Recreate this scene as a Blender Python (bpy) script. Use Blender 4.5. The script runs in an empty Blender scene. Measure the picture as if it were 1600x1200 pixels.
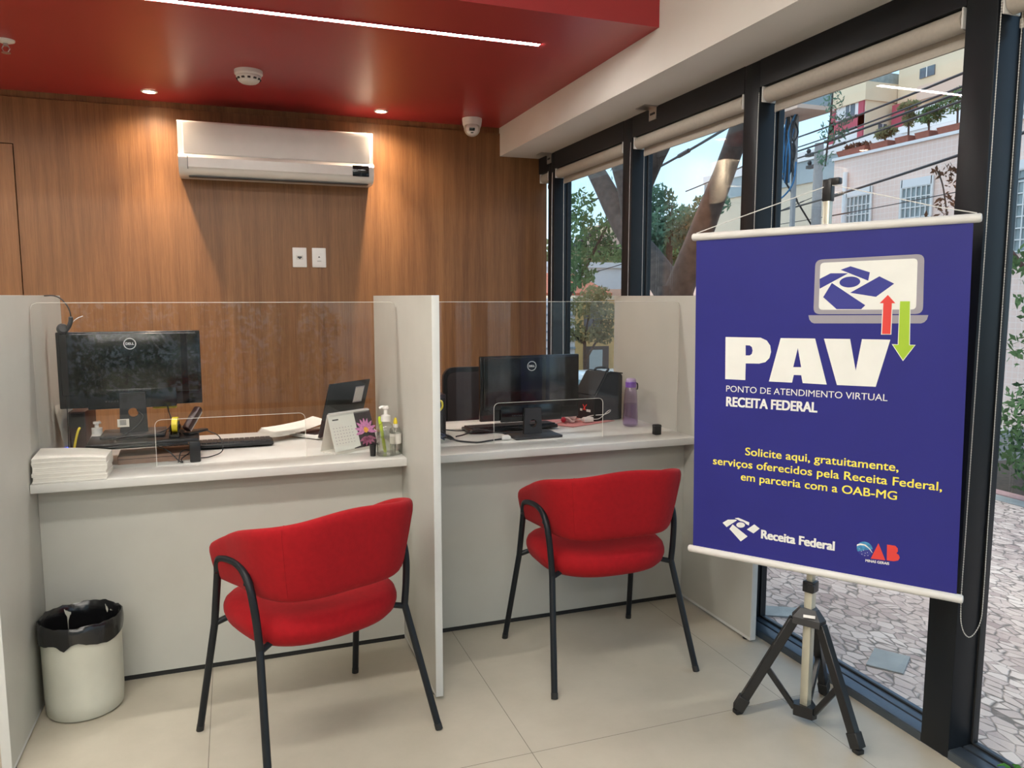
import bpy, bmesh, math, random
import numpy as np
from mathutils import Vector, Matrix, Euler

scene = bpy.context.scene
COL = scene.collection
R = math.radians
PI = math.pi

# ------------------------------------------------------------------ camera
cam_data = bpy.data.cameras.new('camera')
cam_data.sensor_width = 36.0
cam_data.lens = 1205.0 * 36.0 / 1600.0
cam_data.clip_start = 0.05
cam_data.clip_end = 400
cam = bpy.data.objects.new('camera', cam_data)
cam.location = (0.0, 0.0, 1.40)
cam.rotation_euler = (R(90 - 6.45), 0.0, R(-19.9))
COL.objects.link(cam)
scene.camera = cam

# ------------------------------------------------------------------ world
world = bpy.data.worlds.new('sky')
scene.world = world
world.use_nodes = True
wn, wl = world.node_tree.nodes, world.node_tree.links
wn.clear()
w_out = wn.new('ShaderNodeOutputWorld')
w_bg = wn.new('ShaderNodeBackground')
w_sky = wn.new('ShaderNodeTexSky')
w_sky.sky_type = 'NISHITA'
w_sky.sun_disc = False
w_sky.sun_elevation = R(38)
w_sky.sun_rotation = R(250)
w_sky.air_density = 1.0
w_sky.dust_density = 0.8
w_sky.ozone_density = 1.0
w_tc = wn.new('ShaderNodeTexCoord')
w_noise = wn.new('ShaderNodeTexNoise')
w_noise.inputs['Scale'].default_value = 2.6
w_noise.inputs['Detail'].default_value = 6.0
w_ramp = wn.new('ShaderNodeValToRGB')
w_ramp.color_ramp.elements[0].position = 0.42
w_ramp.color_ramp.elements[1].position = 0.75
w_ramp.color_ramp.elements[0].color = (0.35, 0.35, 0.35, 1)
w_ramp.color_ramp.elements[1].color = (0.75, 0.75, 0.75, 1)
w_mix = wn.new('ShaderNodeMix')
w_mix.data_type = 'RGBA'
w_mix.inputs[7].default_value = (3.5, 5.3, 7.0, 1)
wl.new(w_tc.outputs['Generated'], w_noise.inputs['Vector'])
wl.new(w_noise.outputs['Fac'], w_ramp.inputs['Fac'])
wl.new(w_ramp.outputs['Color'], w_mix.inputs[0])
wl.new(w_sky.outputs['Color'], w_mix.inputs[6])
wl.new(w_mix.outputs[2], w_bg.inputs['Color'])
w_bg.inputs['Strength'].default_value = 0.128
wl.new(w_bg.outputs['Background'], w_out.inputs['Surface'])

# ------------------------------------------------------------------ sun
sun_data = bpy.data.lights.new('sun', 'SUN')
sun_data.energy = 1.4
sun_data.angle = R(24)
sun_data.color = (1.0, 0.93, 0.82)
sun = bpy.data.objects.new('sun', sun_data)
sun.rotation_euler = Vector((-0.07, 0.50, 0.86)).to_track_quat('Z', 'Y').to_euler()
COL.objects.link(sun)

# ------------------------------------------------------------------ colour management
LED_STRENGTH = 47.0
FILL_STRENGTH = 16.0
SPOT_WATTS = 46.0
scene.view_settings.view_transform = 'Standard'
scene.view_settings.look = 'None'
scene.view_settings.gamma = 1.0
scene.view_settings.use_curve_mapping = False
scene.view_settings.exposure = 1.24
scene.cycles.use_denoising = True
scene.cycles.max_bounces = 10
scene.cycles.diffuse_bounces = 5
scene.cycles.glossy_bounces = 5
scene.cycles.transparent_max_bounces = 24
scene.cycles.transmission_bounces = 8
scene.cycles.sample_clamp_indirect = 6.0
scene.cycles.caustics_reflective = False
scene.cycles.caustics_refractive = False


# ================================================================== materials
def lin(c):
    if isinstance(c, str):
        c = [int(c[i:i + 2], 16) / 255.0 for i in (0, 2, 4)]
        c = [x / 12.92 if x <= 0.04045 else ((x + 0.055) / 1.055) ** 2.4 for x in c]
    return (c[0], c[1], c[2], 1.0)


def new_mat(name):
    m = bpy.data.materials.new(name)
    m.use_nodes = True
    nt = m.node_tree
    nt.nodes.clear()
    out = nt.nodes.new('ShaderNodeOutputMaterial')
    return m, nt, out


def M(name, col, rough=0.5, metal=0.0, var=0.05, scale=18.0, bump=0.0, bscale=200.0, spec=0.5, coat=0.0, sheen=0.0):
    """plain surface with a little procedural colour variation"""
    m, nt, out = new_mat(name)
    b = nt.nodes.new('ShaderNodeBsdfPrincipled')
    b.inputs['Roughness'].default_value = rough
    b.inputs['Metallic'].default_value = metal
    b.inputs['Specular IOR Level'].default_value = spec
    b.inputs['Coat Weight'].default_value = coat
    b.inputs['Sheen Weight'].default_value = sheen
    tc = nt.nodes.new('ShaderNodeTexCoord')
    c = lin(col)
    if var > 0:
        n = nt.nodes.new('ShaderNodeTexNoise')
        n.inputs['Scale'].default_value = scale
        n.inputs['Detail'].default_value = 3.0
        nt.links.new(tc.outputs['Object'], n.inputs['Vector'])
        r = nt.nodes.new('ShaderNodeValToRGB')
        r.color_ramp.elements[0].position = 0.3
        r.color_ramp.elements[1].position = 0.7
        r.color_ramp.elements[0].color = tuple(x * (1 - var) for x in c[:3]) + (1,)
        r.color_ramp.elements[1].color = tuple(min(1, x * (1 + var)) for x in c[:3]) + (1,)
        nt.links.new(n.outputs['Fac'], r.inputs['Fac'])
        nt.links.new(r.outputs['Color'], b.inputs['Base Color'])
    else:
        b.inputs['Base Color'].default_value = c
    if bump > 0:
        n2 = nt.nodes.new('ShaderNodeTexNoise')
        n2.inputs['Scale'].default_value = bscale
        n2.inputs['Detail'].default_value = 2.0
        nt.links.new(tc.outputs['Object'], n2.inputs['Vector'])
        bp = nt.nodes.new('ShaderNodeBump')
        bp.inputs['Strength'].default_value = bump
        bp.inputs['Distance'].default_value = 0.003
        nt.links.new(n2.outputs['Fac'], bp.inputs['Height'])
        nt.links.new(bp.outputs['Normal'], b.inputs['Normal'])
    nt.links.new(b.outputs['BSDF'], out.inputs['Surface'])
    return m


def emit_mat(name, col, strength):
    m, nt, out = new_mat(name)
    e = nt.nodes.new('ShaderNodeEmission')
    e.inputs['Color'].default_value = lin(col)
    e.inputs['Strength'].default_value = strength
    nt.links.new(e.outputs['Emission'], out.inputs['Surface'])
    return m


def clear_mat(name, tint=(1, 1, 1), base=0.04, power=5.0, rough=0.0, top=1.0):
    """thin clear sheet: tinted transparency plus a reflection that grows towards grazing angles"""
    m, nt, out = new_mat(name)
    tr = nt.nodes.new('ShaderNodeBsdfTransparent')
    tr.inputs['Color'].default_value = lin(tint)
    gl = nt.nodes.new('ShaderNodeBsdfGlossy')
    gl.inputs['Roughness'].default_value = rough
    geo = nt.nodes.new('ShaderNodeNewGeometry')
    dot = nt.nodes.new('ShaderNodeVectorMath')
    dot.operation = 'DOT_PRODUCT'
    nt.links.new(geo.outputs['Normal'], dot.inputs[0])
    nt.links.new(geo.outputs['Incoming'], dot.inputs[1])

    def math_node(op, a=None, b=None):
        n = nt.nodes.new('ShaderNodeMath')
        n.operation = op
        for i, v in enumerate((a, b)):
            if v is None:
                continue
            if isinstance(v, (int, float)):
                n.inputs[i].default_value = v
            else:
                nt.links.new(v, n.inputs[i])
        return n.outputs[0]
    c = math_node('ABSOLUTE', dot.outputs['Value'])
    k = math_node('SUBTRACT', 1.0, c)
    p = math_node('POWER', k, power)
    f = math_node('MULTIPLY', p, top - base)
    f = math_node('ADD', f, base)
    mx = nt.nodes.new('ShaderNodeMixShader')
    nt.links.new(f, mx.inputs[0])
    nt.links.new(tr.outputs[0], mx.inputs[1])
    nt.links.new(gl.outputs[0], mx.inputs[2])
    nt.links.new(mx.outputs[0], out.inputs['Surface'])
    return m


def wood_mat(name, dark, light, streak=1.0):
    m, nt, out = new_mat(name)
    N, L = nt.nodes, nt.links
    b = N.new('ShaderNodeBsdfPrincipled')
    b.inputs['Roughness'].default_value = 0.45
    tc = N.new('ShaderNodeTexCoord')

    def noise(sx, sz, detail, rough=0.55, dist=0.0):
        mp = N.new('ShaderNodeMapping')
        mp.inputs['Scale'].default_value = (sx, sx, sz)
        L.new(tc.outputs['Object'], mp.inputs['Vector'])
        n = N.new('ShaderNodeTexNoise')
        n.inputs['Scale'].default_value = 1.0
        n.inputs['Detail'].default_value = detail
        n.inputs['Roughness'].default_value = rough
        n.inputs['Distortion'].default_value = dist
        L.new(mp.outputs['Vector'], n.inputs['Vector'])
        return n.outputs['Fac']
    broad = noise(6.5, 0.30, 4.0, 0.6, 0.8)
    mid = noise(48.0, 0.8, 5.0, 0.6, 1.2)
    fine = noise(230.0, 6.0, 4.0, 0.75)
    # cathedral figure: bands of a stretched wave
    mp = N.new('ShaderNodeMapping')
    mp.inputs['Scale'].default_value = (1.0, 1.0, 0.11)
    L.new(tc.outputs['Object'], mp.inputs['Vector'])
    wv = N.new('ShaderNodeTexWave')
    wv.wave_type = 'BANDS'
    wv.bands_direction = 'X'
    wv.inputs['Scale'].default_value = 3.1
    wv.inputs['Distortion'].default_value = 14.0
    wv.inputs['Detail'].default_value = 3.0
    wv.inputs['Detail Scale'].default_value = 0.9
    L.new(mp.outputs['Vector'], wv.inputs['Vector'])

    def mixf(a, bb, f):
        mx = N.new('ShaderNodeMix')
        mx.data_type = 'FLOAT'
        mx.inputs[0].default_value = f
        L.new(a, mx.inputs[2])
        L.new(bb, mx.inputs[3])
        return mx.outputs[0]
    v = mixf(broad, mid, 0.40)
    v = mixf(v, wv.outputs['Fac'], 0.08)
    v = mixf(v, fine, 0.40)
    rp = N.new('ShaderNodeValToRGB')
    rp.color_ramp.elements[0].position = 0.38
    rp.color_ramp.elements[1].position = 0.62
    rp.color_ramp.elements[0].color = lin(dark)
    rp.color_ramp.elements[1].color = lin(light)
    L.new(v, rp.inputs['Fac'])
    L.new(rp.outputs['Color'], b.inputs['Base Color'])
    L.new(b.outputs['BSDF'], out.inputs['Surface'])
    return m


def tile_mat(name, size, x0, y0, colA, colB, joint, jw=0.0022, axes=('X', 'Y'), rough=0.3, size2=None, nscale=1.6):
    """large square tiles with thin joints on two object axes"""
    m, nt, out = new_mat(name)
    N, L = nt.nodes, nt.links
    b = N.new('ShaderNodeBsdfPrincipled')
    b.inputs['Roughness'].default_value = rough
    tc = N.new('ShaderNodeTexCoord')
    sp = N.new('ShaderNodeSeparateXYZ')
    L.new(tc.outputs['Object'], sp.inputs[0])

    def near(ax, off, s):
        a = N.new('ShaderNodeMath'); a.operation = 'SUBTRACT'
        L.new(sp.outputs[ax], a.inputs[0]); a.inputs[1].default_value = off - jw / 2
        w = N.new('ShaderNodeMath'); w.operation = 'FLOORED_MODULO'
        L.new(a.outputs[0], w.inputs[0]); w.inputs[1].default_value = s
        l = N.new('ShaderNodeMath'); l.operation = 'LESS_THAN'
        L.new(w.outputs[0], l.inputs[0]); l.inputs[1].default_value = jw
        return l.outputs[0]
    s2 = size2 or size
    mx = N.new('ShaderNodeMath'); mx.operation = 'MAXIMUM'
    L.new(near(axes[0], x0, size), mx.inputs[0])
    L.new(near(axes[1], y0, s2), mx.inputs[1])
    n = N.new('ShaderNodeTexNoise')
    n.inputs['Scale'].default_value = nscale
    n.inputs['Detail'].default_value = 7.0
    n.inputs['Roughness'].default_value = 0.65
    L.new(tc.outputs['Object'], n.inputs['Vector'])
    rp = N.new('ShaderNodeValToRGB')
    rp.color_ramp.elements[0].position = 0.35
    rp.color_ramp.elements[1].position = 0.68
    rp.color_ramp.elements[0].color = lin(colA)
    rp.color_ramp.elements[1].color = lin(colB)
    L.new(n.outputs['Fac'], rp.inputs['Fac'])
    mc = N.new('ShaderNodeMix'); mc.data_type = 'RGBA'
    L.new(mx.outputs[0], mc.inputs[0])
    L.new(rp.outputs['Color'], mc.inputs[6])
    mc.inputs[7].default_value = lin(joint)
    L.new(mc.outputs[2], b.inputs['Base Color'])
    L.new(b.outputs['BSDF'], out.inputs['Surface'])
    return m


def cobble_mat(name):
    m, nt, out = new_mat(name)
    N, L = nt.nodes, nt.links
    b = N.new('ShaderNodeBsdfPrincipled')
    b.inputs['Roughness'].default_value = 0.7
    tc = N.new('ShaderNodeTexCoord')
    mp = N.new('ShaderNodeMapping')
    mp.inputs['Rotation'].default_value = (0, 0, R(-20))
    mp.inputs['Scale'].default_value = (25.0, 14.0, 1.0)
    wn_ = N.new('ShaderNodeTexNoise'); wn_.inputs['Scale'].default_value = 16.0
    L.new(tc.outputs['Object'], wn_.inputs['Vector'])
    L.new(tc.outputs['Object'], mp.inputs['Vector'])
    v1 = N.new('ShaderNodeTexVoronoi'); v1.feature = 'F1'; v1.inputs['Scale'].default_value = 1.0
    v1.inputs['Randomness'].default_value = 0.85
    v2 = N.new('ShaderNodeTexVoronoi'); v2.feature = 'DISTANCE_TO_EDGE'; v2.inputs['Scale'].default_value = 1.0
    v2.inputs['Randomness'].default_value = 0.85
    L.new(mp.outputs['Vector'], v1.inputs['Vector'])
    L.new(mp.outputs['Vector'], v2.inputs['Vector'])
    sp = N.new('ShaderNodeSeparateColor')
    L.new(v1.outputs['Color'], sp.inputs[0])
    rp = N.new('ShaderNodeValToRGB')
    e = rp.color_ramp.elements
    e[0].position = 0.0; e[0].color = lin('b0978f')
    e[1].position = 1.0; e[1].color = lin('e6d0c4')
    x = e.new(0.14); x.color = lin('c9b0a6')
    x = e.new(0.6); x.color = lin('d8c0b4')
    L.new(sp.outputs[0], rp.inputs['Fac'])
    # slow pinkish and grey patches
    n = N.new('ShaderNodeTexNoise'); n.inputs['Scale'].default_value = 0.9; n.inputs['Detail'].default_value = 3
    L.new(tc.outputs['Object'], n.inputs['Vector'])
    r2 = N.new('ShaderNodeValToRGB')
    r2.color_ramp.elements[0].position = 0.35; r2.color_ramp.elements[0].color = (0.78, 0.73, 0.73, 1)
    r2.color_ramp.elements[1].position = 0.55; r2.color_ramp.elements[1].color = (1, 1, 1, 1)
    L.new(n.outputs['Fac'], r2.inputs['Fac'])
    mu = N.new('ShaderNodeMix'); mu.data_type = 'RGBA'; mu.blend_type = 'MULTIPLY'; mu.inputs[0].default_value = 1.0
    L.new(rp.outputs['Color'], mu.inputs[6]); L.new(r2.outputs['Color'], mu.inputs[7])
    ed = N.new('ShaderNodeMath'); ed.operation = 'MULTIPLY_ADD'; L.new(wn_.outputs['Fac'], ed.inputs[0]); ed.inputs[1].default_value = 0.22; L.new(v2.outputs['Distance'], ed.inputs[2])
    er = N.new('ShaderNodeValToRGB')
    er.color_ramp.elements[0].position = 0.105; er.color_ramp.elements[0].color = (0, 0, 0, 1)
    er.color_ramp.elements[1].position = 0.19; er.color_ramp.elements[1].color = (1, 1, 1, 1)
    L.new(ed.outputs[0], er.inputs['Fac'])
    mc = N.new('ShaderNodeMix'); mc.data_type = 'RGBA'
    L.new(er.outputs['Color'], mc.inputs[0])
    mc.inputs[6].default_value = lin('75675f')
    L.new(mu.outputs[2], mc.inputs[7])
    L.new(mc.outputs[2], b.inputs['Base Color'])
    bp = N.new('ShaderNodeBump'); bp.inputs['Strength'].default_value = 0.5; bp.inputs['Distance'].default_value = 0.01
    L.new(er.outputs['Color'], bp.inputs['Height'])
    L.new(bp.outputs['Normal'], b.inputs['Normal'])
    L.new(b.outputs['BSDF'], out.inputs['Surface'])
    return m


MAT = {}
MAT['wood'] = wood_mat('oak_panelling', (0.140, 0.056, 0.0180), (0.275, 0.126, 0.046))
MAT['wood_gap'] = M('wood_gap', '2a1a10', 0.8)
MAT['red_ceiling'] = M('satin_red_paint', (0.35, 0.026, 0.030), 0.34, var=0.02, scale=3)
MAT['white_paint'] = M('off_white_paint', (0.74, 0.71, 0.665), 0.6, var=0.03, scale=2.5)
MAT['floor'] = tile_mat('porcelain_floor_tiles', 0.939, -0.118, 2.085, 'a8a191', 'b8b1a1', '6b6459', rough=0.38)
MAT['black_alu'] = M('black_anodised_aluminium', (0.010, 0.012, 0.015), 0.38, 0.0, var=0.04, spec=0.25)
MAT['sill_alu'] = M('sky_tinted_sill_aluminium', (0.115, 0.140, 0.170), 0.42, 0.75, var=0.05)  # dark metal; sky reflection put into a lighter, bluish base colour
MAT['rubber'] = M('black_rubber', (0.012, 0.012, 0.012), 0.6)
MAT['black_plastic'] = M('black_plastic', (0.010, 0.010, 0.011), 0.35)
MAT['gloss_black'] = M('glossy_black_plastic', (0.006, 0.006, 0.007), 0.10, spec=0.6)
MAT['dark_grey'] = M('dark_grey_plastic', (0.035, 0.035, 0.038), 0.4)
MAT['laminate'] = M('light_grey_laminate', (0.475, 0.470, 0.425), 0.42, var=0.03, scale=6)
MAT['laminate_edge'] = M('pale_laminate_edge', (0.60, 0.60, 0.58), 0.4, var=0.02)
MAT['worktop'] = M('white_grey_worktop_laminate', (0.62, 0.61, 0.58), 0.35, var=0.03, scale=5)
MAT['red_fabric'] = M('red_upholstery', (0.30, 0.0042, 0.0080), 0.85, var=0.07, scale=60, bump=0.15, bscale=500, spec=0.2, sheen=0.03)
MAT['white_plastic'] = M('white_plastic', (0.72, 0.70, 0.67), 0.4, var=0.02)
MAT['white_gloss'] = M('white_gloss_plastic', (0.74, 0.72, 0.69), 0.22, var=0.02)
MAT['cream_plastic'] = M('cream_plastic', (0.55, 0.545, 0.465), 0.42, var=0.05, scale=9)
MAT['bag_plastic'] = M('black_bin_liner', (0.007, 0.007, 0.008), 0.22, var=0.1, bump=0.7, bscale=28, spec=0.7)
MAT['paper'] = M('white_paper', (0.74, 0.71, 0.65), 0.75, var=0.03, scale=30)
MAT['paper_shade'] = M('grey_paper_fibre', (0.60, 0.57, 0.52), 0.8, var=0.05, scale=40)
MAT['blind'] = M('beige_blind_fabric', (0.44, 0.40, 0.345), 0.7, var=0.04, scale=80)
MAT['steel'] = M('brushed_steel', (0.55, 0.54, 0.52), 0.35, 0.9)
MAT['bead'] = M('white_bead_chain', (0.62, 0.60, 0.56), 0.35)
MAT['glass'] = clear_mat('window_glass', (0.94, 0.97, 0.97), base=0.055, power=4.0)
MAT['acrylic'] = clear_mat('clear_acrylic', (0.985, 0.985, 0.98), base=0.030, power=5.0)
MAT['acrylic_edge'] = M('polished_acrylic_edge', (0.72, 0.70, 0.64), 0.3)
MAT['led'] = emit_mat('led_diffuser', (1.0, 0.965, 0.90), LED_STRENGTH)
MAT['lamp_lens'] = emit_mat('warm_lamp_lens', (1.0, 0.72, 0.45), 22.0)
MAT['fill_light'] = emit_mat('fill_strip_diffuser', (1.0, 0.965, 0.90), FILL_STRENGTH)  # glow of the added fill strips
MAT['banner_blue'] = M('royal_blue_vinyl', (0.0185, 0.0195, 0.200), 0.40, spec=0.35, var=0.05, scale=4)
MAT['print_white'] = M('white_print', (0.80, 0.80, 0.76), 0.4, var=0.02)
MAT['print_grey'] = M('grey_print', (0.32, 0.30, 0.34), 0.4, var=0.02)
MAT['print_yellow'] = M('yellow_print', (0.95, 0.80, 0.09), 0.4, var=0.02)
MAT['print_red'] = M('red_print', (0.72, 0.05, 0.04), 0.4, var=0.02)
MAT['print_green'] = M('green_print', (0.36, 0.55, 0.03), 0.4, var=0.02)
MAT['print_navy'] = M('navy_print', (0.03, 0.035, 0.26), 0.4, var=0.02)
MAT['print_sky'] = M('sky_blue_print', (0.05, 0.26, 0.50), 0.4, var=0.35, scale=90)
MAT['pole_metal'] = M('champagne_aluminium_tube', (0.58, 0.56, 0.46), 0.35, 0.55)


# ================================================================== mesh builder
class MB:
    def __init__(self):
        self.v, self.f, self.m = [], [], []

    def add(self, vs, fs, m=0, T=None):
        o = len(self.v)
        if T is not None:
            vs = [tuple(T @ Vector(p)) for p in vs]
        self.v.extend(tuple(p) for p in vs)
        for f in fs:
            self.f.append([i + o for i in f])
            self.m.append(m)
        return self

    def bm(self, b, m=0, T=None):
        b.verts.index_update()
        self.add([v.co.copy() for v in b.verts], [[v.index for v in f.verts] for f in b.faces], m, T)
        b.free()
        return self

    def box(self, c, s, m=0, b=0.0, T=None, seg=2):
        bmh = bmesh.new()
        bmesh.ops.create_cube(bmh, size=1.0)
        for v in bmh.verts:
            v.co = Vector((c[0] + v.co.x * s[0], c[1] + v.co.y * s[1], c[2] + v.co.z * s[2]))
        if b > 0:
            bmesh.ops.bevel(bmh, geom=bmh.edges[:], offset=b, segments=seg, affect='EDGES', profile=0.5)
        return self.bm(bmh, m, T)

    def bx(self, x0, x1, y0, y1, z0, z1, m=0, b=0.0, T=None, seg=2):
        return self.box(((x0 + x1) / 2, (y0 + y1) / 2, (z0 + z1) / 2), (x1 - x0, y1 - y0, z1 - z0), m, b, T, seg)

    def tube(self, pts, r, n=10, m=0, T=None, cap=True, closed=False, flat=None):
        pts = [Vector(p) for p in pts]
        k = len(pts)
        rs = r if isinstance(r, (list, tuple)) else [r] * k
        tans = []
        for i in range(k):
            if closed:
                t = pts[(i + 1) % k] - pts[i - 1]
            else:
                t = pts[min(i + 1, k - 1)] - pts[max(i - 1, 0)]
            tans.append(t.normalized())
        ref = Vector((0, 0, 1)) if abs(tans[0].z) < 0.9 else Vector((1, 0, 0))
        u = tans[0].cross(ref).normalized()
        vs = []
        for i in range(k):
            u = (u - tans[i] * u.dot(tans[i]))
            u.normalize()
            w = tans[i].cross(u)
            for j in range(n):
                a = 2 * PI * j / n
                vs.append(pts[i] + (u * math.cos(a) + w * math.sin(a)) * rs[i])
        fs = []
        rng = k if closed else k - 1
        for i in range(rng):
            i2 = (i + 1) % k
            for j in range(n):
                j2 = (j + 1) % n
                fs.append([i * n + j, i * n + j2, i2 * n + j2, i2 * n + j])
        if cap and not closed:
            fs.append(list(range(n))[::-1])
            fs.append([(k - 1) * n + j for j in range(n)])
        return self.add(vs, fs, m, T)

    def lathe(self, prof, n=32, m=0, T=None, sx=1.0, sy=1.0):
        vs, rings = [], []
        for (r, z) in prof:
            if r <= 1e-7:
                rings.append([len(vs)])
                vs.append((0, 0, z))
            else:
                ids = []
                for j in range(n):
                    a = 2 * PI * j / n
                    ids.append(len(vs))
                    vs.append((r * math.cos(a) * sx, r * math.sin(a) * sy, z))
                rings.append(ids)
        fs = []
        for a, b in zip(rings[:-1], rings[1:]):
            if len(a) == 1 and len(b) == 1:
                continue
            for j in range(n):
                j2 = (j + 1) % n
                if len(a) == 1:
                    fs.append([a[0], b[j2], b[j]])
                elif len(b) == 1:
                    fs.append([a[j], a[j2], b[0]])
                else:
                    fs.append([a[j], a[j2], b[j2], b[j]])
        return self.add(vs, fs, m, T)

    def prism(self, poly, d0, d1, m=0, T=None, m_side=None):
        """polygon in local XY extruded along Z from d0 to d1"""
        n = len(poly)
        vs = [(p[0], p[1], d0) for p in poly] + [(p[0], p[1], d1) for p in poly]
        self.add(vs, [list(range(n))[::-1], [n + i for i in range(n)]], m, T)
        o = len(self.v) - 2 * n
        for i in range(n):
            j = (i + 1) % n
            self.f.append([o + i, o + j, o + n + j, o + n + i])
            self.m.append(m if m_side is None else m_side)
        return self

    def grid(self, rows, m=0, T=None, close_u=False, close_v=False):
        nr, nc = len(rows), len(rows[0])
        vs = [p for row in rows for p in row]
        fs = []
        for i in range(nr if close_u else nr - 1):
            for j in range(nc if close_v else nc - 1):
                i2, j2 = (i + 1) % nr, (j + 1) % nc
                fs.append([i * nc + j, i * nc + j2, i2 * nc + j2, i2 * nc + j])
        return self.add(vs, fs, m, T)

    def build(self, name, mats, parent=None, loc=None, rot=None, smooth=True, angle=38, recalc=True):
        me = bpy.data.meshes.new(name)
        me.from_pydata([tuple(p) for p in self.v], [], self.f)
        if not isinstance(mats, (list, tuple)):
            mats = [mats]
        for mm in mats:
            me.materials.append(MAT[mm] if isinstance(mm, str) else mm)
        me.polygons.foreach_set('material_index', self.m)
        if recalc:
            b = bmesh.new()
            b.from_mesh(me)
            bmesh.ops.recalc_face_normals(b, faces=b.faces[:])
            b.to_mesh(me)
            b.free()
        if smooth:
            me.polygons.foreach_set('use_smooth', [True] * len(me.polygons))
            me.set_sharp_from_angle(angle=R(angle))
        me.update()
        o = bpy.data.objects.new(name, me)
        COL.objects.link(o)
        if parent is not None:
            o.parent = parent
        if loc is not None:
            o.location = loc
        if rot is not None:
            o.rotation_euler = rot
        return o


def tag(o, label=None, cat=None, group=None, kind=None):
    if label:
        o['label'] = label
    if cat:
        o['category'] = cat
    if group:
        o['group'] = group
    if kind:
        o['kind'] = kind
    return o


def thing(name, label, cat, loc=(0, 0, 0), rz=0.0, group=None, rot=None):
    o = bpy.data.objects.new(name, None)
    o.empty_display_size = 0.1
    COL.objects.link(o)
    o.location = loc
    o.rotation_euler = rot if rot is not None else (0, 0, rz)
    return tag(o, label, cat, group)


def struct(o, label=None):
    o['kind'] = 'structure'
    if label:
        o['label'] = label
    return o


def copy_tree(o, parent=None):
    c = o.copy()
    COL.objects.link(c)
    if parent is not None:
        c.parent = parent
    for ch in list(o.children):
        copy_tree(ch, c)
    return c


def arc(cx, cy, r, a0, a1, n):
    return [(cx + r * math.cos(R(a0 + (a1 - a0) * i / n)), cy + r * math.sin(R(a0 + (a1 - a0) * i / n))) for i in range(n + 1)]


def rrect(x0, x1, y0, y1, r, n=5):
    return (arc(x1 - r, y0 + r, r, -90, 0, n) + arc(x1 - r, y1 - r, r, 0, 90, n) +
            arc(x0 + r, y1 - r, r, 90, 180, n) + arc(x0 + r, y0 + r, r, 180, 270, n))


def smooth_path(pts, sub=6):
    """Catmull-Rom through the points"""
    P = [Vector(p) for p in pts]
    P = [P[0] * 2 - P[1]] + P + [P[-1] * 2 - P[-2]]
    out = []
    for i in range(1, len(P) - 2):
        for k in range(sub):
            t = k / sub
            a, b, c, d = P[i - 1], P[i], P[i + 1], P[i + 2]
            out.append(0.5 * ((2 * b) + (c - a) * t + (2 * a - 5 * b + 4 * c - d) * t * t + (3 * b - a - 3 * c + d) * t ** 3))
    out.append(P[-2])
    return out


_text_cache = {}


def text_shape(s, bold=0.0):
    """outline of a line of lettering as flat vertices and faces, height of a capital = 1"""
    key = (s, bold)
    if key in _text_cache:
        return _text_cache[key]

    def conv(t, b):
        cu = bpy.data.curves.new('lettering', 'FONT')
        cu.body = t
        cu.size = 1.0
        cu.offset = b
        cu.resolution_u = 4
        ob = bpy.data.objects.new('lettering', cu)
        COL.objects.link(ob)
        bpy.context.view_layer.update()
        dg = bpy.context.evaluated_depsgraph_get()
        me = bpy.data.meshes.new_from_object(ob.evaluated_get(dg))
        vs = [tuple(v.co) for v in me.vertices]
        fs = [list(p.vertices) for p in me.polygons]
        bpy.data.objects.remove(ob)
        bpy.data.curves.remove(cu)
        bpy.data.meshes.remove(me)
        return vs, fs
    hv, _ = conv('H', 0.0)
    cap = max(p[1] for p in hv)
    vs, fs = conv(s, bold)
    x0 = min(p[0] for p in vs)
    x1 = max(p[0] for p in vs)
    vs = [((p[0] - x0) / (x1 - x0), p[1] / cap, 0.0) for p in vs]
    _text_cache[key] = (vs, fs)
    return vs, fs


def put_text(mb, s, x0, x1, base, cap, m, plane, bold=0.0, slope=0.0):
    """plane(u, v) -> point; the text is fitted from x0 to x1, its baseline at base (rising by slope per unit); bold thickens the strokes (share of cap height)"""
    vs, fs = text_shape(s, 0.0)
    w = bold * cap
    shifts = [(0, 0)] if w <= 0 else [(-w, -w * 0.6), (w, -w * 0.6), (-w, w * 0.6), (w, w * 0.6), (0, 0)]
    for i, (sx, sy) in enumerate(shifts):
        pts = []
        for (tx, ty, _) in vs:
            u = x0 + w + tx * (x1 - x0 - 2 * w)
            p = plane(u + sx, base + slope * (u - x0) + ty * cap + sy)
            pts.append((p[0], p[1] - 4e-5 * i, p[2]))
        mb.add(pts, fs, m)


# ================================================================== THE ROOM
YB = 4.99          # wood wall
XW = 2.0           # inner face of the window frames
ZC = 2.515         # red dropped ceiling
ZS = 2.33          # underside of the white beam

o = MB().bx(-4.1, 2.0, -4.1, 5.1, -0.12, 0.0).build('floor', 'floor'); struct(o)

# wood panelled wall with a flush door; the top strip sits a little behind the panels
mb = MB()
mb.bx(-1.084, 2.06, YB, YB + 0.03, 0.0, 2.478)
mb.bx(-4.0, -2.0, YB, YB + 0.03, 0.0, 2.478)
mb.bx(-2.0, -1.084, YB, YB + 0.03, 2.232, 2.478)
wall_back = mb.build('wall_back', 'wood'); struct(wall_back)
o = MB().bx(-4.0, 2.06, YB + 0.03, YB + 0.10, 0.0, 3.1).build('wall_back_core', 'wood_gap'); struct(o)
o = MB().bx(-4.0, 2.06, YB + 0.012, YB + 0.03, 2.481, ZC).build('trim_1', 'wood'); struct(o)
o = MB().bx(-1.996, -1.0895, YB, YB + 0.028, 0.004, 2.227).build('door_1', 'wood'); struct(o)

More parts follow.
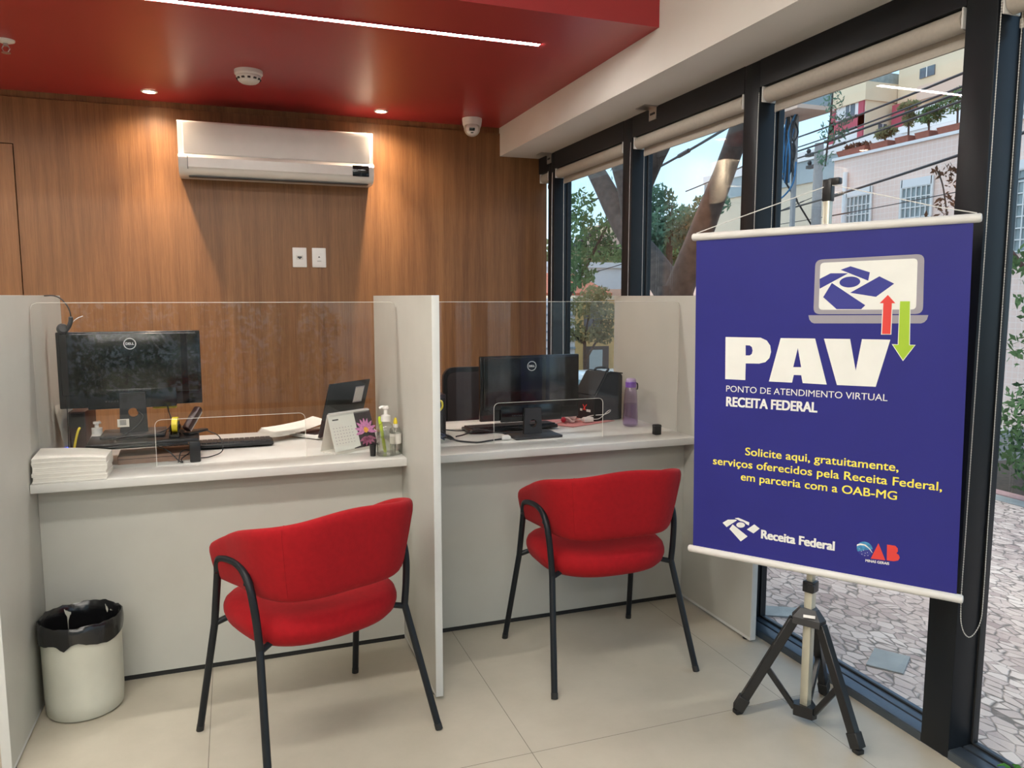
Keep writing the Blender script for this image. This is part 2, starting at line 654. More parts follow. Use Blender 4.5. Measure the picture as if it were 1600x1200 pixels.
o = MB().bx(-4.1, -4.0, -4.1, 5.1, 0.0, 3.1).build('wall_left', 'white_paint'); struct(o)
o = MB().bx(-4.0, 1.72, -4.0, 2.95, 3.0, 3.1).build('ceiling', 'white_paint'); struct(o)
o = MB().bx(-4.0, 1.72, 2.95, YB + 0.03, ZC, 3.1).build('ceiling_drop', 'red_ceiling'); struct(o)
o = MB().bx(1.72, 2.16, -4.1, YB + 0.10, ZS, 3.1).build('beam', 'white_paint'); struct(o)
# unseen low block, added on top of the room to shade the pavement
o = MB().bx(-4.2, 2.2, -4.2, 5.2, 3.1, 3.45).build('upper_shade_block', 'white_paint'); struct(o)

# glazed shop front behind the camera
mb = MB()
mb.bx(-4.0, 2.16, -4.1, -4.0, 2.6, 3.1)
mb.bx(-4.0, -3.2, -4.1, -4.0, 0.0, 2.6)
o = mb.build('wall_front', 'white_paint'); struct(o)
w0 = thing('window_8', None, None, (0, -4.05, 0)); struct(w0)
mb = MB()
for x in (-3.2, -1.9, -0.6, 0.7, 1.94):
    mb.bx(x, x + 0.07, -0.04, 0.04, 0.0, 2.6)
mb.bx(-3.2, 2.0, -0.04, 0.04, 2.54, 2.6)
mb.bx(-3.2, 2.0, -0.04, 0.04, 0.0, 0.06)
mb.build('window_frame', 'black_alu', w0)
MB().bx(-3.2, 2.0, -0.004, 0.004, 0.06, 2.54).build('window_pane', 'glass', w0)

# window wall along the street: bays from the far corner to the near end
posts = [4.822, 3.781, 2.742, 1.724, 0.69, -0.35, -1.39, -2.43, -3.47]
PW, PD = 0.100, 0.125
bays = [(4.99, 4.822)] + [(posts[i] - PW, posts[i + 1]) for i in range(len(posts) - 1)]
for i, (ya, yb) in enumerate(bays[:7]):
    w = thing('window_%d' % (i + 1), None, None, (XW, (ya + yb) / 2, 0)); struct(w)
    h = (ya - yb) / 2
    mb = MB()
    mb.bx(0.0, PD, -h - PW, -h, 0.0, ZS, b=0.003)           # post at the near end of the bay
    mb.bx(0.0, PD, -h, h, 2.225, ZS)                       # head
    mb.build('window_frame', 'black_alu', w)
    mb = MB()                                                # sill with a groove
    mb.bx(0.0, 0.006, -h, h, 0.0, 0.026)
    mb.bx(0.002, 0.052, -h, h, 0.0, 0.030, b=0.002)
    mb.bx(0.052, 0.060, -h, h, 0.0, 0.022)
    mb.bx(0.060, PD, -h, h, 0.0, 0.030, b=0.002)
    mb.build('window_sill', 'sill_alu', w)
    MB().bx(0.100, 0.106, -h, h, 0.028, 2.227).build('window_pane', 'glass', w)
    mb = MB()
    mb.bx(0.092, 0.100, -h, h, 0.030, 0.036)
    mb.bx(0.092, 0.100, -h, h, 2.218, 2.226)
    mb.bx(0.092, 0.100, h - 0.006, h, 0.030, 2.226)
    mb.bx(0.092, 0.100, -h, -h + 0.006, 0.030, 2.226)
    mb.build('window_gasket', 'rubber', w)
o = MB().bx(2.0, 2.16, -4.1, -2.55, 0.0, ZS).build('wall_right', 'white_paint'); struct(o)

# ------------------------------------------------------------------ lamps of the room and added fill strips
t = thing('linear_light', 'long white light strip set into the red ceiling', 'ceiling light', (-0.55, 3.318, ZC))
MB().bx(-1.87, 1.881, -0.015, 0.015, -0.004, 0.0).build('diffuser', 'led', t, smooth=False)
mb = MB()
mb.bx(-1.873, 1.884, -0.018, -0.0155, -0.005, 0.0); mb.bx(-1.873, 1.884, 0.0155, 0.018, -0.005, 0.0)
mb.build('channel', 'red_ceiling', t, smooth=False)

for i, (x, y, z, lab) in enumerate([(-1.0, 1.2, 2.998, 'added fill light strip, out of view, nearer the shop front'), (-1.0, -0.9, 2.998, None), (-1.0, -2.6, 2.998, None)]):  # unseen strips behind the camera, added to brighten the room
    t = thing('linear_light', lab or 'added fill light strip, out of view, near the shop front glazing', 'ceiling light', (x, y, z), group='added fill light strips in the white ceiling')
    MB().bx(-1.7, 1.7, -0.10, 0.10, -0.006, 0.0).build('diffuser', 'fill_light', t, smooth=False)

def downlight(x, y, lab):
    t = thing('downlight', lab, 'ceiling light', (x, y, ZC), group='warm recessed downlights along the wood wall')
    MB().lathe([(0.030, -0.001), (0.043, -0.001), (0.043, -0.004), (0.040, -0.006), (0.032, -0.006), (0.030, -0.003)], 32).build('rim', 'white_plastic', t)
    MB().lathe([(0, -0.0035), (0.0315, -0.0035), (0.0315, -0.001), (0, -0.001)], 28).build('lens', 'lamp_lens', t)
    for (watts, size) in ((SPOT_WATTS, 64), (SPOT_WATTS * 0.30, 150)):     # narrow beam and its wide spill
        ld = bpy.data.lights.new('downlight_lamp', 'SPOT')
        ld.energy = watts
        ld.color = (1.0, 0.78, 0.55)
        ld.spot_size = R(size)
        ld.spot_blend = 1.0
        ld.shadow_soft_size = 0.018
        lo = bpy.data.objects.new('downlight_lamp', ld)
        COL.objects.link(lo)
        lo.parent = t
        lo.location = (0, 0, -0.012)
    return t
downlight(-0.378, 4.775, 'warm round downlight in the red ceiling left of the air conditioner')
downlight(0.894, 4.795, 'warm round downlight in the red ceiling above the right end of the air conditioner')
downlight(-1.65, 4.76, 'warm round downlight in the red ceiling above the flush wood door')

# ------------------------------------------------------------------ ceiling fittings
t = thing('smoke_detector', 'round white smoke detector on the red ceiling', 'smoke detector', (0.124, 4.188, ZC))
MB().lathe([(0, 0), (0.068, 0), (0.068, -0.018), (0.062, -0.024), (0, -0.024)], 40).build('base', 'white_plastic', t)
MB().lathe([(0, -0.022), (0.058, -0.022), (0.060, -0.032), (0.048, -0.052), (0.036, -0.060), (0, -0.061)], 40).build('sensor_head', 'white_plastic', t)
mb = MB()
for a in range(0, 360, 30):
    T = Matrix.Rotation(R(a), 4, 'Z')
    mb.box((0.0545, 0, -0.042), (0.008, 0.014, 0.008), T=T)
mb.build('vent', 'dark_grey', t)

t = thing('security_camera', 'small white dome camera on the red ceiling by the white beam', 'security camera', (1.470, 4.800, ZC))
MB().lathe([(0, 0), (0.062, 0), (0.062, -0.012), (0.058, -0.040), (0.050, -0.062), (0.036, -0.070), (0, -0.070)], 40).build('base', 'white_plastic', t)
look = Vector((-1.47, -4.8, -2.1)).normalized()
q = look.to_track_quat('-Z', 'Y').to_matrix().to_4x4()
Tc = Matrix.Translation((-0.004, -0.012, -0.062)) @ q
b = MB()
b.lathe([(0, -0.046), (0.020, -0.044), (0.036, -0.034), (0.045, -0.015), (0.047, 0.0), (0.040, 0.024), (0.0, 0.046)], 36, T=Tc)
b.build('eyeball', 'white_plastic', t)
fl = MB(); fl.box((0, 0.004, -0.0455), (0.034, 0.018, 0.006), b=0.002, T=Tc); fl.box((0, -0.017, -0.0425), (0.018, 0.007, 0.006), b=0.002, T=Tc)
fl.build('lens', 'gloss_black', t)
MB().lathe([(0.040, -0.030), (0.050, -0.012), (0.050, -0.008), (0.041, -0.027)], 36, T=Tc).build('ring', 'cream_plastic', t)

t = thing('fire_sprinkler', 'small sprinkler head on the red ceiling at the far left', 'sprinkler', (-0.885, 4.062, ZC))
MB().lathe([(0, 0), (0.038, 0), (0.036, -0.006), (0.016, -0.014), (0, -0.014)], 28).build('escutcheon', 'white_plastic', t)
mb = MB()
mb.lathe([(0, -0.012), (0.010, -0.012), (0.010, -0.026), (0, -0.026)], 16)
for s in (-1, 1):
    mb.tube([(s * 0.009, 0, -0.024), (s * 0.015, 0, -0.036), (s * 0.006, 0, -0.052)], 0.003, 6)
mb.lathe([(0, -0.052), (0.017, -0.052), (0.018, -0.055), (0, -0.055)], 18)
mb.build('sprinkler_head', 'steel', t)

# ------------------------------------------------------------------ roller blinds
def blind(ya, yb, lab, chain, chain_bottom, beads):
    """ya far end, yb near end"""
    t = thing('roller_blind', lab, 'blind', (XW + 0.032, (ya + yb) / 2, 2.195), group='beige roller blinds rolled up over the street windows')
    h = (ya - yb) / 2 - 0.006
    TY = Matrix.Rotation(R(90), 4, 'X')
    MB().tube([(0, h - 0.012, 0), (0, -h + 0.012, 0)], 0.031, 28).build('fabric_roll', 'blind', t)
    MB().bx(0.028, 0.030, -h + 0.014, h - 0.014, -0.040, 0.004).build('hanging_fabric', 'blind', t)
    MB().bx(0.024, 0.034, -h + 0.012, h - 0.012, -0.066, -0.038, b=0.003).build('hem_bar', 'blind', t)
    for s in (-1, 1):
        mb = MB()
        mb.bx(-0.030, 0.034, s * (h - 0.004) - 0.003, s * (h - 0.004) + 0.003, -0.030, 0.030, b=0.002)
        mb.tube([(0, s * (h - 0.012), 0), (0, s * (h - 0.003), 0)], 0.024, 20)
        mb.build('bracket', 'white_plastic', t)
    if chain:
        # bead chain: two strands and a hanging loop at the far end of the roll
        y = h - 0.020
        xa, xb = -0.060, 0.030
        zb = chain_bottom - 2.195
        path = [(xa + 0.004, y, 0.0)] + [(xa, y - 0.003, z) for z in (-0.2, -0.8, zb + 0.35, zb + 0.12)]
        path += [(xa + 0.010, y - 0.004, zb + 0.035), ((xa + xb) / 2, y - 0.004, zb), (xb - 0.008, y - 0.004, zb + 0.04)]
        path += [(xb, y - 0.002, zb + 0.13), (xb, y, zb + 0.4), (xb - 0.004, y, -0.8), (xb - 0.006, y, -0.1), (xb - 0.006, y, 0.0)]
        sm = smooth_path(path, 24)
        mb = MB()
        mb.tube(sm, 0.0009, 5)
        if beads:
            acc, last = 0.0, sm[0]
            step = 0.0075
            for p in sm[1:]:
                seg = (p - last).length
                while acc + seg >= step and seg > 0:
                    f = (step - acc) / seg
                    last = last.lerp(p, f)
                    seg = (p - last).length
                    acc = 0.0
                    r = 0.0026
                    x, yy, z = last
                    mb.add([(x - r, yy, z), (x, yy - r, z), (x + r, yy, z), (x, yy + r, z), (x, yy, z - r), (x, yy, z + r)],
                           [[0, 1, 5], [1, 2, 5], [2, 3, 5], [3, 0, 5], [1, 0, 4], [2, 1, 4], [3, 2, 4], [0, 3, 4]])
                acc += seg
                last = p
        else:
            mb.tube(sm, 0.0020, 6)
        mb.build('bead_chain', 'bead', t, angle=80)
    return t
blind(4.985, 4.826, 'short beige roller blind in the corner against the wood wall', False, 0.4, False)
blind(4.720, 3.785, 'beige rolled-up roller blind over the farthest full window, beside the wood wall', True, 0.5, False)
blind(3.679, 2.746, 'beige rolled-up roller blind over the window behind the banner left edge', True, 0.5, True)
blind(2.640, 1.728, 'beige rolled-up roller blind over the window directly behind the blue banner', True, 0.45, True)
blind(1.621, 0.700, 'beige rolled-up roller blind at the right edge, its bead chain hanging low', True, 0.40, True)

for (y, lab) in ((3.47, 'small metal angle bracket under the beam between two blinds'), (4.80, 'small metal angle bracket under the beam near the wood wall')):
    t = tag(MB().bx(-0.075, 0.0, -0.045, 0.045, -0.004, 0.0).bx(-0.004, 0.0, -0.035, 0.035, -0.060, -0.004).build('angle_bracket', 'steel'), lab, 'bracket', 'steel angle brackets under the beam')
    t.location = (XW - 0.0005, y, ZS - 0.0005)
    mb = MB()
    for (yy, zz) in ((-0.016, -0.030), (0.016, -0.030), (0.0, -0.030)):
        mb.tube([(-0.004, yy, zz), (-0.007, yy, zz)], 0.006, 10)
    mb.build('screw', 'dark_grey', t)

# ------------------------------------------------------------------ air conditioner
t = thing('air_conditioner', 'white wall-mounted air conditioner on the wood wall', 'air conditioner', (0.297, YB, 2.085))
AW = 0.545
# side profile, y towards the room is negative
prof = [(0.0, 0.0), (-0.12, -0.006), (-0.165, 0.0), (-0.195, 0.018), (-0.212, 0.048), (-0.212, 0.092), (-0.200, 0.108), (-0.186, 0.114),
        (-0.190, 0.270), (-0.188, 0.288), (-0.178, 0.297), (0.0, 0.297)]
TX = Matrix(((0, 0, 1, 0), (1, 0, 0, 0), (0, 1, 0, 0), (0, 0, 0, 1)))
MB().prism(prof, -AW, AW, T=TX).build('body', 'white_gloss', t, angle=30)
pf = [(-0.184, 0.118), (-0.193, 0.118), (-0.197, 0.268), (-0.194, 0.284), (-0.188, 0.284)]
MB().prism(pf, -AW + 0.030, AW - 0.022, T=TX).build('front_panel', 'white_plastic', t, angle=30)
lf = [(-0.212, 0.036), (-0.2155, 0.040), (-0.2155, 0.092), (-0.212, 0.096)]
MB().prism(lf, -AW + 0.050, AW - 0.130, T=TX).build('air_flap', 'white_gloss', t)
MB().bx(AW - 0.128, AW - 0.030, -0.2165, -0.210, 0.034, 0.098, b=0.003).build('display_window', 'gloss_black', t)
mb = MB()
mb.bx(-AW + 0.047, -AW + 0.050, -0.2145, -0.205, 0.028, 0.10)
mb.bx(-AW + 0.05, AW - 0.03, -0.170, -0.120, -0.0075, -0.004)
mb.build('flap_gap', 'dark_grey', t)
mb = MB()
for k in range(14):
    mb.bx(-AW + 0.07 + k * 0.074, -AW + 0.07 + k * 0.074 + 0.05, -0.15, -0.02, 0.2965, 0.2985)
mb.build('intake_grille', 'dark_grey', t)

# ------------------------------------------------------------------ wall plates
def plate(x, lab, kind):
    t = thing(kind, lab, 'wall plate', (x, YB, 1.642), group='white wall plates on the wood wall')
    MB().bx(-0.042, 0.042, -0.010, 0.0, -0.060, 0.060, b=0.003).build('cover_plate', 'white_plastic', t)
    return t
t = plate(0.408, 'white wall plate with a network socket, left of the pair under the air conditioner', 'socket_plate')
mb = MB(); mb.bx(-0.021, 0.021, -0.012, -0.009, -0.013, 0.012, b=0.001)
mb.build('socket_insert', 'paper_shade', t)
mb = MB(); mb.bx(-0.013, 0.013, -0.0128, -0.0115, -0.004, 0.006); mb.bx(-0.006, 0.006, -0.0128, -0.0115, -0.010, -0.003)
mb.build('socket_opening', 'dark_grey', t)
t = plate(0.525, 'white wall plate with a small push button, right of the pair under the air conditioner', 'switch_plate')
MB().bx(-0.013, 0.013, -0.012, -0.009, -0.026, 0.026, b=0.001).build('switch_insert', 'white_plastic', t)
mb = MB()
mb.prism([(-0.007, 0.0), (0.007, 0.0), (0.0, 0.010)], 0.0115, 0.0128, T=Matrix(((1, 0, 0, 0), (0, 0, -1, 0), (0, 1, 0, 0), (0, 0, 0, 1))))
mb.bx(-0.012, 0.012, -0.0128, -0.0115, -0.022, -0.020)
mb.build('switch_mark', 'dark_grey', t)


# ================================================================== COUNTERS
GY = 3.075      # plane of the clear screens
def divider(x, yb, lab):
    t = thing('desk_divider', lab, 'divider', (x, 2.49, 0), group='tall light grey panels between the service desks')
    L = yb - 2.49
    MB().bx(-0.0125, 0.0125, 0.002, L, 0.012, 1.405, b=0.0012).build('panel', 'laminate', t)
    MB().bx(-0.0128, 0.0128, -0.0012, 0.0025, 0.012, 1.405, b=0.0008).build('edge_strip', 'laminate_edge', t)
    MB().bx(-0.0128, 0.0128, 0.002, L, 0.010, 0.022).build('bottom_strip', 'laminate_edge', t)
    for y in (0.045, L - 0.06):
        MB().lathe([(0, 0), (0.012, 0), (0.012, 0.006), (0.008, 0.011), (0, 0.011)], 16, T=Matrix.Translation((0, y, 0))).build('foot', 'rubber', t)
    return t
divider(-0.6680, 3.60, 'tall grey desk divider at the left edge, behind the waste bin')
divider(0.6325, 3.60, 'tall grey desk divider standing between the two red chairs')
divider(1.9430, 3.72, 'tall grey desk divider by the window, half hidden by the blue banner')

def counter(x0, x1, lab):
    xc = (x0 + x1) / 2
    h = (x1 - x0) / 2 - 0.001
    t = thing('service_counter', lab, 'counter', (xc, 3.016, 0), group='light grey service counters with overhanging worktops')
    y = 3.016
    MB().bx(-h, h, 3.087 - y, 3.72 - y, 0.746, 0.776, b=0.0015).build('worktop', 'worktop', t)
    MB().bx(-h, h, 2.910 - y, 3.0855 - y, 0.746, 0.7765, b=0.0015).build('front_ledge', 'worktop', t)
    MB().bx(-h, h, -0.009, 0.009, 0.020, 0.746).build('front_panel', 'laminate', t)
    MB().bx(-h, h, -0.004, 0.010, 0.0, 0.0205).build('plinth_strip', 'rubber', t)
    MB().bx(-h, h, 3.62 - y, 3.64 - y, 0.40, 0.746).build('rear_rail', 'laminate', t)
    return t
counter(-0.6555, 0.62, 'grey service counter on the left, cluttered with a monitor riser and paper towels')
counter(0.645, 1.9305, 'grey service counter on the right, holding the purple bottle and black bag')

def screen(x0, x1, cx0, cx1, lab):
    """clear sheet across the counter with a round-cornered opening at the bottom"""
    xc = (x0 + x1) / 2
    t = thing('clear_screen', lab, 'screen', (xc, GY, 0.777), group='clear protective screens on the counters')
    a, b = x0 - xc + 0.003, x1 - xc - 0.003
    c, d = cx0 - xc, cx1 - xc
    H, hh, r = 0.603, 0.174, 0.022
    pl = [(a, 0), (c, 0)] + [(c, hh - r)] + [(c + r - r * math.cos(R(k)), hh - r + r * math.sin(R(k))) for k in (22, 45, 67)] + [(c + r, hh), (d - r, hh)]
    pl += [(d - r + r * math.sin(R(k)), hh - r + r * math.cos(R(k))) for k in (22, 45, 67)] + [(d, hh - r), (d, 0), (b, 0)]
    pl += [(b, H - 0.02), (b - 0.006, H - 0.006), (b - 0.02, H), (a + 0.02, H), (a + 0.006, H - 0.006), (a, H - 0.02)]
    Tm = Matrix(((1, 0, 0, 0), (0, 0, 1, 0), (0, 1, 0, 0), (0, 0, 0, 1)))
    MB().prism(pl, -0.002, 0.002, 0, T=Tm, m_side=1).build('sheet', ['acrylic', 'acrylic_edge'], t, smooth=False)
    mb = MB(); mb.tube([(p[0], -0.0016, p[1] - 0.0006) for p in pl[-6:]], 0.0010, 6)
    mb.build('top_edge', 'acrylic_edge', t)
    mb = MB(); mb.tube([(p[0], -0.0016, p[1]) for p in pl[1:-7]], 0.0009, 6)
    mb.build('opening_edge', 'acrylic_edge', t)
    return t
screen(-0.6555, 0.62, -0.281, 0.254, 'clear protective screen across the left counter')
screen(0.645, 1.9305, 1.031, 1.545, 'clear protective screen across the right counter')

# ================================================================== RED CHAIRS
def make_chair(lab):
    t = thing('armchair', lab, 'chair', (0, 0, 0), group='red armchairs with black tube frames')
    rt = 0.0115
    for k in (1, -1):
        fj = (0.256 * k, 0.177, 0.378)
        rj = (0.248 * k, -0.135, 0.397)
        front = [(0.288 * k, 0.258, 0.004), fj]
        rear = [(0.290 * k, -0.259, 0.004), rj]
        for pts in (front, rear):
            mb = MB(); mb.tube(pts, rt, 14)
            leg = mb.build('leg', 'black_alu', t)
            p = Vector(pts[0]); dd = (Vector(pts[1]) - p).normalized()
            MB().tube([p - dd * 0.004, p + dd * 0.016], rt + 0.0008, 14).build('glide', 'rubber', leg)
        upper = smooth_path([fj, (0.261 * k, 0.125, 0.545), (0.263 * k, 0.114, 0.588), (0.2645 * k, 0.098, 0.610), (0.265 * k, 0.070, 0.622), (0.265 * k, 0.020, 0.630),
                             (0.265 * k, -0.035, 0.632), (0.265 * k, -0.080, 0.622), (0.263 * k, -0.114, 0.588), (0.260 * k, -0.130, 0.540), (0.254 * k, -0.136, 0.470), rj], 6)
        MB().tube(upper, rt, 14).build('arm_rail', 'black_alu', t)
        for p in ((0.262 * k, 0.112, 0.566), (0.263 * k, -0.105, 0.590)):
            MB().tube([(p[0] - 0.024 * k, p[1], p[2]), (p[0] + 0.012 * k, p[1], p[2])], 0.0045, 8).build('screw', 'black_plastic', t)
    MB().tube([(-0.255, 0.176, 0.380), (-0.20, 0.15, 0.405), (0.20, 0.15, 0.405), (0.255, 0.176, 0.380)], 0.010, 10).build('seat_frame', 'black_alu', t)
    MB().tube([(-0.248, -0.135, 0.392), (-0.19, -0.110, 0.405), (0.19, -0.110, 0.405), (0.248, -0.135, 0.392)], 0.010, 10).build('seat_frame', 'black_alu', t)
    # seat: a soft cushion, squarish in plan
    rows = []
    prof = [(0.02, 0.386), (0.55, 0.383), (0.80, 0.384), (0.91, 0.390), (0.97, 0.405), (1.0, 0.428), (1.0, 0.442), (0.975, 0.462), (0.92, 0.475),
            (0.80, 0.482), (0.55, 0.484), (0.02, 0.483)]
    n = 56
    for (s, z) in prof:
        row = []
        for j in range(n):
            a = 2 * PI * j / n
            ca, sa = math.cos(a), math.sin(a)
            e = 0.68 if sa > 0 else 0.78
            x = 0.254 * s * math.copysign(abs(ca) ** e, ca)
            y = (0.245 if sa > 0 else 0.228) * s * math.copysign(abs(sa) ** e, sa)
            zz = z - (0.012 * (s ** 2) if z > 0.45 and sa > 0.3 else 0.0) * max(0, (sa - 0.3) / 0.7)
            row.append((x, 0.012 + y, zz))
        rows.append(row)
    mb = MB().grid(rows, close_v=True)
    mb.build('seat', 'red_fabric', t, angle=75)
    # backrest: padded shell wrapping round from arm to arm
    path = []
    NS = 60
    pts2 = []
    for i in range(NS + 1):
        th = PI * i / NS
        ca, sa = math.cos(th), math.sin(th)
        pts2.append(Vector((0.222 * math.copysign(abs(ca) ** 0.5, ca), -0.015 - 0.207 * abs(sa) ** 0.75)))
    pts2 = [Vector((0.2375, 0.168)), Vector((0.235, 0.12)), Vector((0.230, 0.07)), Vector((0.224, 0.02))] + pts2[1:-1] + \
           [Vector((-0.224, 0.02)), Vector((-0.230, 0.07)), Vector((-0.235, 0.12)), Vector((-0.2375, 0.168))]
    # even spacing
    L = [0.0]
    for a, b in zip(pts2[:-1], pts2[1:]):
        L.append(L[-1] + (b - a).length)
    K = 84
    ev = []
    for i in range(K + 1):
        d = L[-1] * i / K
        j = max(k for k in range(len(L)) if L[k] <= d + 1e-9)
        if j >= len(L) - 1:
            ev.append(pts2[-1].copy()); continue
        f = (d - L[j]) / max(1e-9, L[j + 1] - L[j])
        ev.append(pts2[j].lerp(pts2[j + 1], f))
    rows = []
    def sst(x):
        x = max(0.0, min(1.0, x))
        return x * x * (3 - 2 * x)
    for i, p in enumerate(ev):
        q0, q1 = ev[max(0, i - 1)], ev[min(K, i + 1)]
        tg = (q1 - q0).normalized()
        nrm = Vector((tg.y, -tg.x))
        if nrm.dot(p - Vector((0, 0.05))) < 0:
            nrm = -nrm
        sfr = min(1.0, min(i, K - i) / (K / 2))
        w = 1 - (1 - sfr) ** 1.9
        top = 0.640 + 0.150 * w
        bot = 0.532 + 0.006 * w
        e = min(i, K - i) / K * L[-1]
        end = math.sqrt(max(0.0, 1 - (1 - min(1.0, e / 0.045)) ** 2))
        mid, hh = (top + bot) / 2, (top - bot) / 2 * (0.35 + 0.65 * end)
        th = 0.0235 * (0.25 + 0.75 * end)
        row = []
        m = 20
        for k in range(m):
            a = 2 * PI * k / m
            ca, sa = math.cos(a), math.sin(a)
            dz = hh * math.copysign(abs(sa) ** 0.35, sa)
            dn = th * math.copysign(abs(ca) ** 0.75, ca)
            lean = (0.11 + 0.10 * abs(nrm.x)) * ((mid + dz) - 0.54)
            pp = p + nrm * (dn + lean)
            row.append((pp.x, pp.y, mid + dz))
        rows.append(row)
    mb = MB().grid(rows, close_v=True)
    nn = len(rows[0])
    mb.f.append(list(range(nn))); mb.m.append(0)
    mb.f.append([K * nn + k for k in range(nn)]); mb.m.append(0)
    bk = mb.build('backrest', 'red_fabric', t, angle=75)
    # seams where the back panel meets the wings
    for i in (28, K - 28):
        c = [Vector(r) for r in rows[i]]
        ctr = sum(c, Vector()) / len(c)
        out = sorted([q for q in c if Vector((q.x, q.y)).length > Vector((ctr.x, ctr.y)).length], key=lambda q: q.z)
        off_ = Vector((ctr.x, ctr.y, 0)).normalized() * 0.0002
        MB().tube([q + off_ for q in out], 0.0012, 6).build('seam', 'red_fabric', bk)
    tg = MB().add([(0.128, 0.085, 0.381), (0.158, 0.085, 0.381), (0.164, 0.080, 0.345), (0.134, 0.080, 0.345),
                   (0.128, 0.0858, 0.381), (0.158, 0.0858, 0.381), (0.164, 0.0808, 0.345), (0.134, 0.0808, 0.345)],
                  [[0, 1, 2, 3], [7, 6, 5, 4], [0, 1, 5, 4], [1, 2, 6, 5], [2, 3, 7, 6], [3, 0, 4, 7]]).build('care_tag', 'paper', t)
    return t

ch = make_chair('red armchair with black tube legs nearer the camera, drawn up at the left counter')
ch.location = (0.2165, 2.440, 0)
ch.rotation_euler = (0, 0, R(22.4))
c2 = copy_tree(ch)
c2['label'] = 'red armchair with black tube legs farther back, facing the right counter'
c2.location = (1.300, 2.620, 0)
c2.rotation_euler = (0, 0, R(0.5))

# ================================================================== WASTE BIN
t = thing('waste_bin', 'cream cylindrical waste bin with a black liner in the corner beside the left counter', 'waste bin', (-0.522, 2.862, 0))
MB().lathe([(0, 0.004), (0.112, 0.004), (0.117, 0.010), (0.1205, 0.06), (0.1225, 0.31), (0.1245, 0.318), (0.119, 0.318), (0.117, 0.30), (0.113, 0.02), (0, 0.02)], 56).build('body', 'cream_plastic', t)
rng = random.Random(5)
rows = []
NB = 72
jit = [rng.uniform(-1, 1) for _ in range(NB)]
def jw(j, k):
    a = 2 * PI * j / NB
    return 0.5 * math.sin(5 * a + k) + 0.4 * math.sin(11 * a + 2.1 * k) + 0.35 * math.sin(23 * a + 1.3 * k)
sect = [(0.108, 0.06), (0.112, 0.20), (0.1145, 0.29), (0.119, 0.322), (0.1245, 0.330), (0.1285, 0.326), (0.1295, 0.305), (0.1285, 0.285), (0.1275, 0.268)]
for k, (r, z) in enumerate(sect):
    row = []
    for j in range(NB):
        a = 2 * PI * j / NB
        w = jw(j, k * 0.35)
        rr = r + 0.0028 * w * (1 if k > 5 else (-0.9 if k < 3 else 0.4))
        zz = z + (0.004 * w if k >= 3 else 0.002 * w)
        if k == len(sect) - 1:
            zz += 0.010 * math.sin(3 * a + 0.6) - 0.022 * math.exp(-((a - 4.45) / 0.16) ** 2)
        if k == len(sect) - 2:
            zz += 0.005 * math.sin(3 * a + 0.6) - 0.010 * math.exp(-((a - 4.45) / 0.2) ** 2)
        row.append((rr * math.cos(a), rr * math.sin(a), zz))
    rows.append(row)
mb = MB().grid(rows, close_v=True)
mb.f.append(list(range(NB))); mb.m.append(0)
mb.build('bin_liner', 'bag_plastic', t, angle=70)

# ================================================================== BANNER AND ITS STAND
BA = R(34)
bd = Vector((math.sin(BA), -math.cos(BA), 0))
ban = thing('banner', 'large royal blue hanging banner with white PAV heading and yellow text', 'banner', (1.690, 1.905, 0), rz=math.atan2(bd.y, bd.x))
TLb, TRb, BLb, BRb = (-0.404, 1.588), (0.391, 1.603), (-0.387, 0.541), (0.410, 0.555)
mb = MB()
NU, NV = 26, 30
def fab(u, v, dy):
    a = u / NU; b = v / NV
    x = (1 - b) * ((1 - a) * BLb[0] + a * BRb[0]) + b * ((1 - a) * TLb[0] + a * TRb[0])
    z = (1 - b) * ((1 - a) * BLb[1] + a * BRb[1]) + b * ((1 - a) * TLb[1] + a * TRb[1])
    return (x, dy, z)
mb.grid([[fab(u, v, -0.0006) for u in range(NU + 1)] for v in range(NV + 1)], 0)
mb.grid([[fab(u, v, 0.0006) for u in range(NU + 1)] for v in range(NV + 1)], 0)
# printed graphics, a hair in front of the vinyl
def bp(layer):
    y = -0.0006 - 0.0004 * layer
    return lambda u, v: (u, y, v)
def poly(pts, m, layer=1):
    pl = bp(layer)
    mb.add([pl(*p) for p in pts], [list(range(len(pts)))], m)
WHT, GRY, YEL, RED, GRN, NAV, SKY = 1, 2, 3, 4, 5, 6, 7
SL = 0.014
def skew(pts):
    return pts
def quad_r(c0, c1, c2, c3, r, n=5):
    """rounded quad through four corners (bottom-left, bottom-right, top-right, top-left)"""
    C4 = [Vector(c) for c in (c0, c1, c2, c3)]
    out = []
    for i in range(4):
        p, a, b = C4[i], C4[i - 1], C4[(i + 1) % 4]
        pa = p + (a - p).normalized() * r
        pb = p + (b - p).normalized() * r
        for k in range(n + 1):
            s = k / n
            out.append(((1 - s) ** 2 * pa + 2 * s * (1 - s) * p + s * s * pb)[:])
    return out
poly(quad_r((-0.0185, 1.347), (0.2815, 1.3515), (0.2765, 1.5205), (-0.0195, 1.512), 0.020), GRY, 1)
poly(quad_r((-0.0035, 1.3605), (0.2635, 1.3640), (0.2600, 1.5085), (-0.0045, 1.5025), 0.012), WHT, 2)
poly([(-0.0330, 1.3435), (0.2955, 1.3485), (0.2925, 1.336), (0.2865, 1.3285), (0.2785, 1.3248), (-0.0150, 1.3190), (-0.0230, 1.322), (-0.0300, 1.331)], GRY, 1)
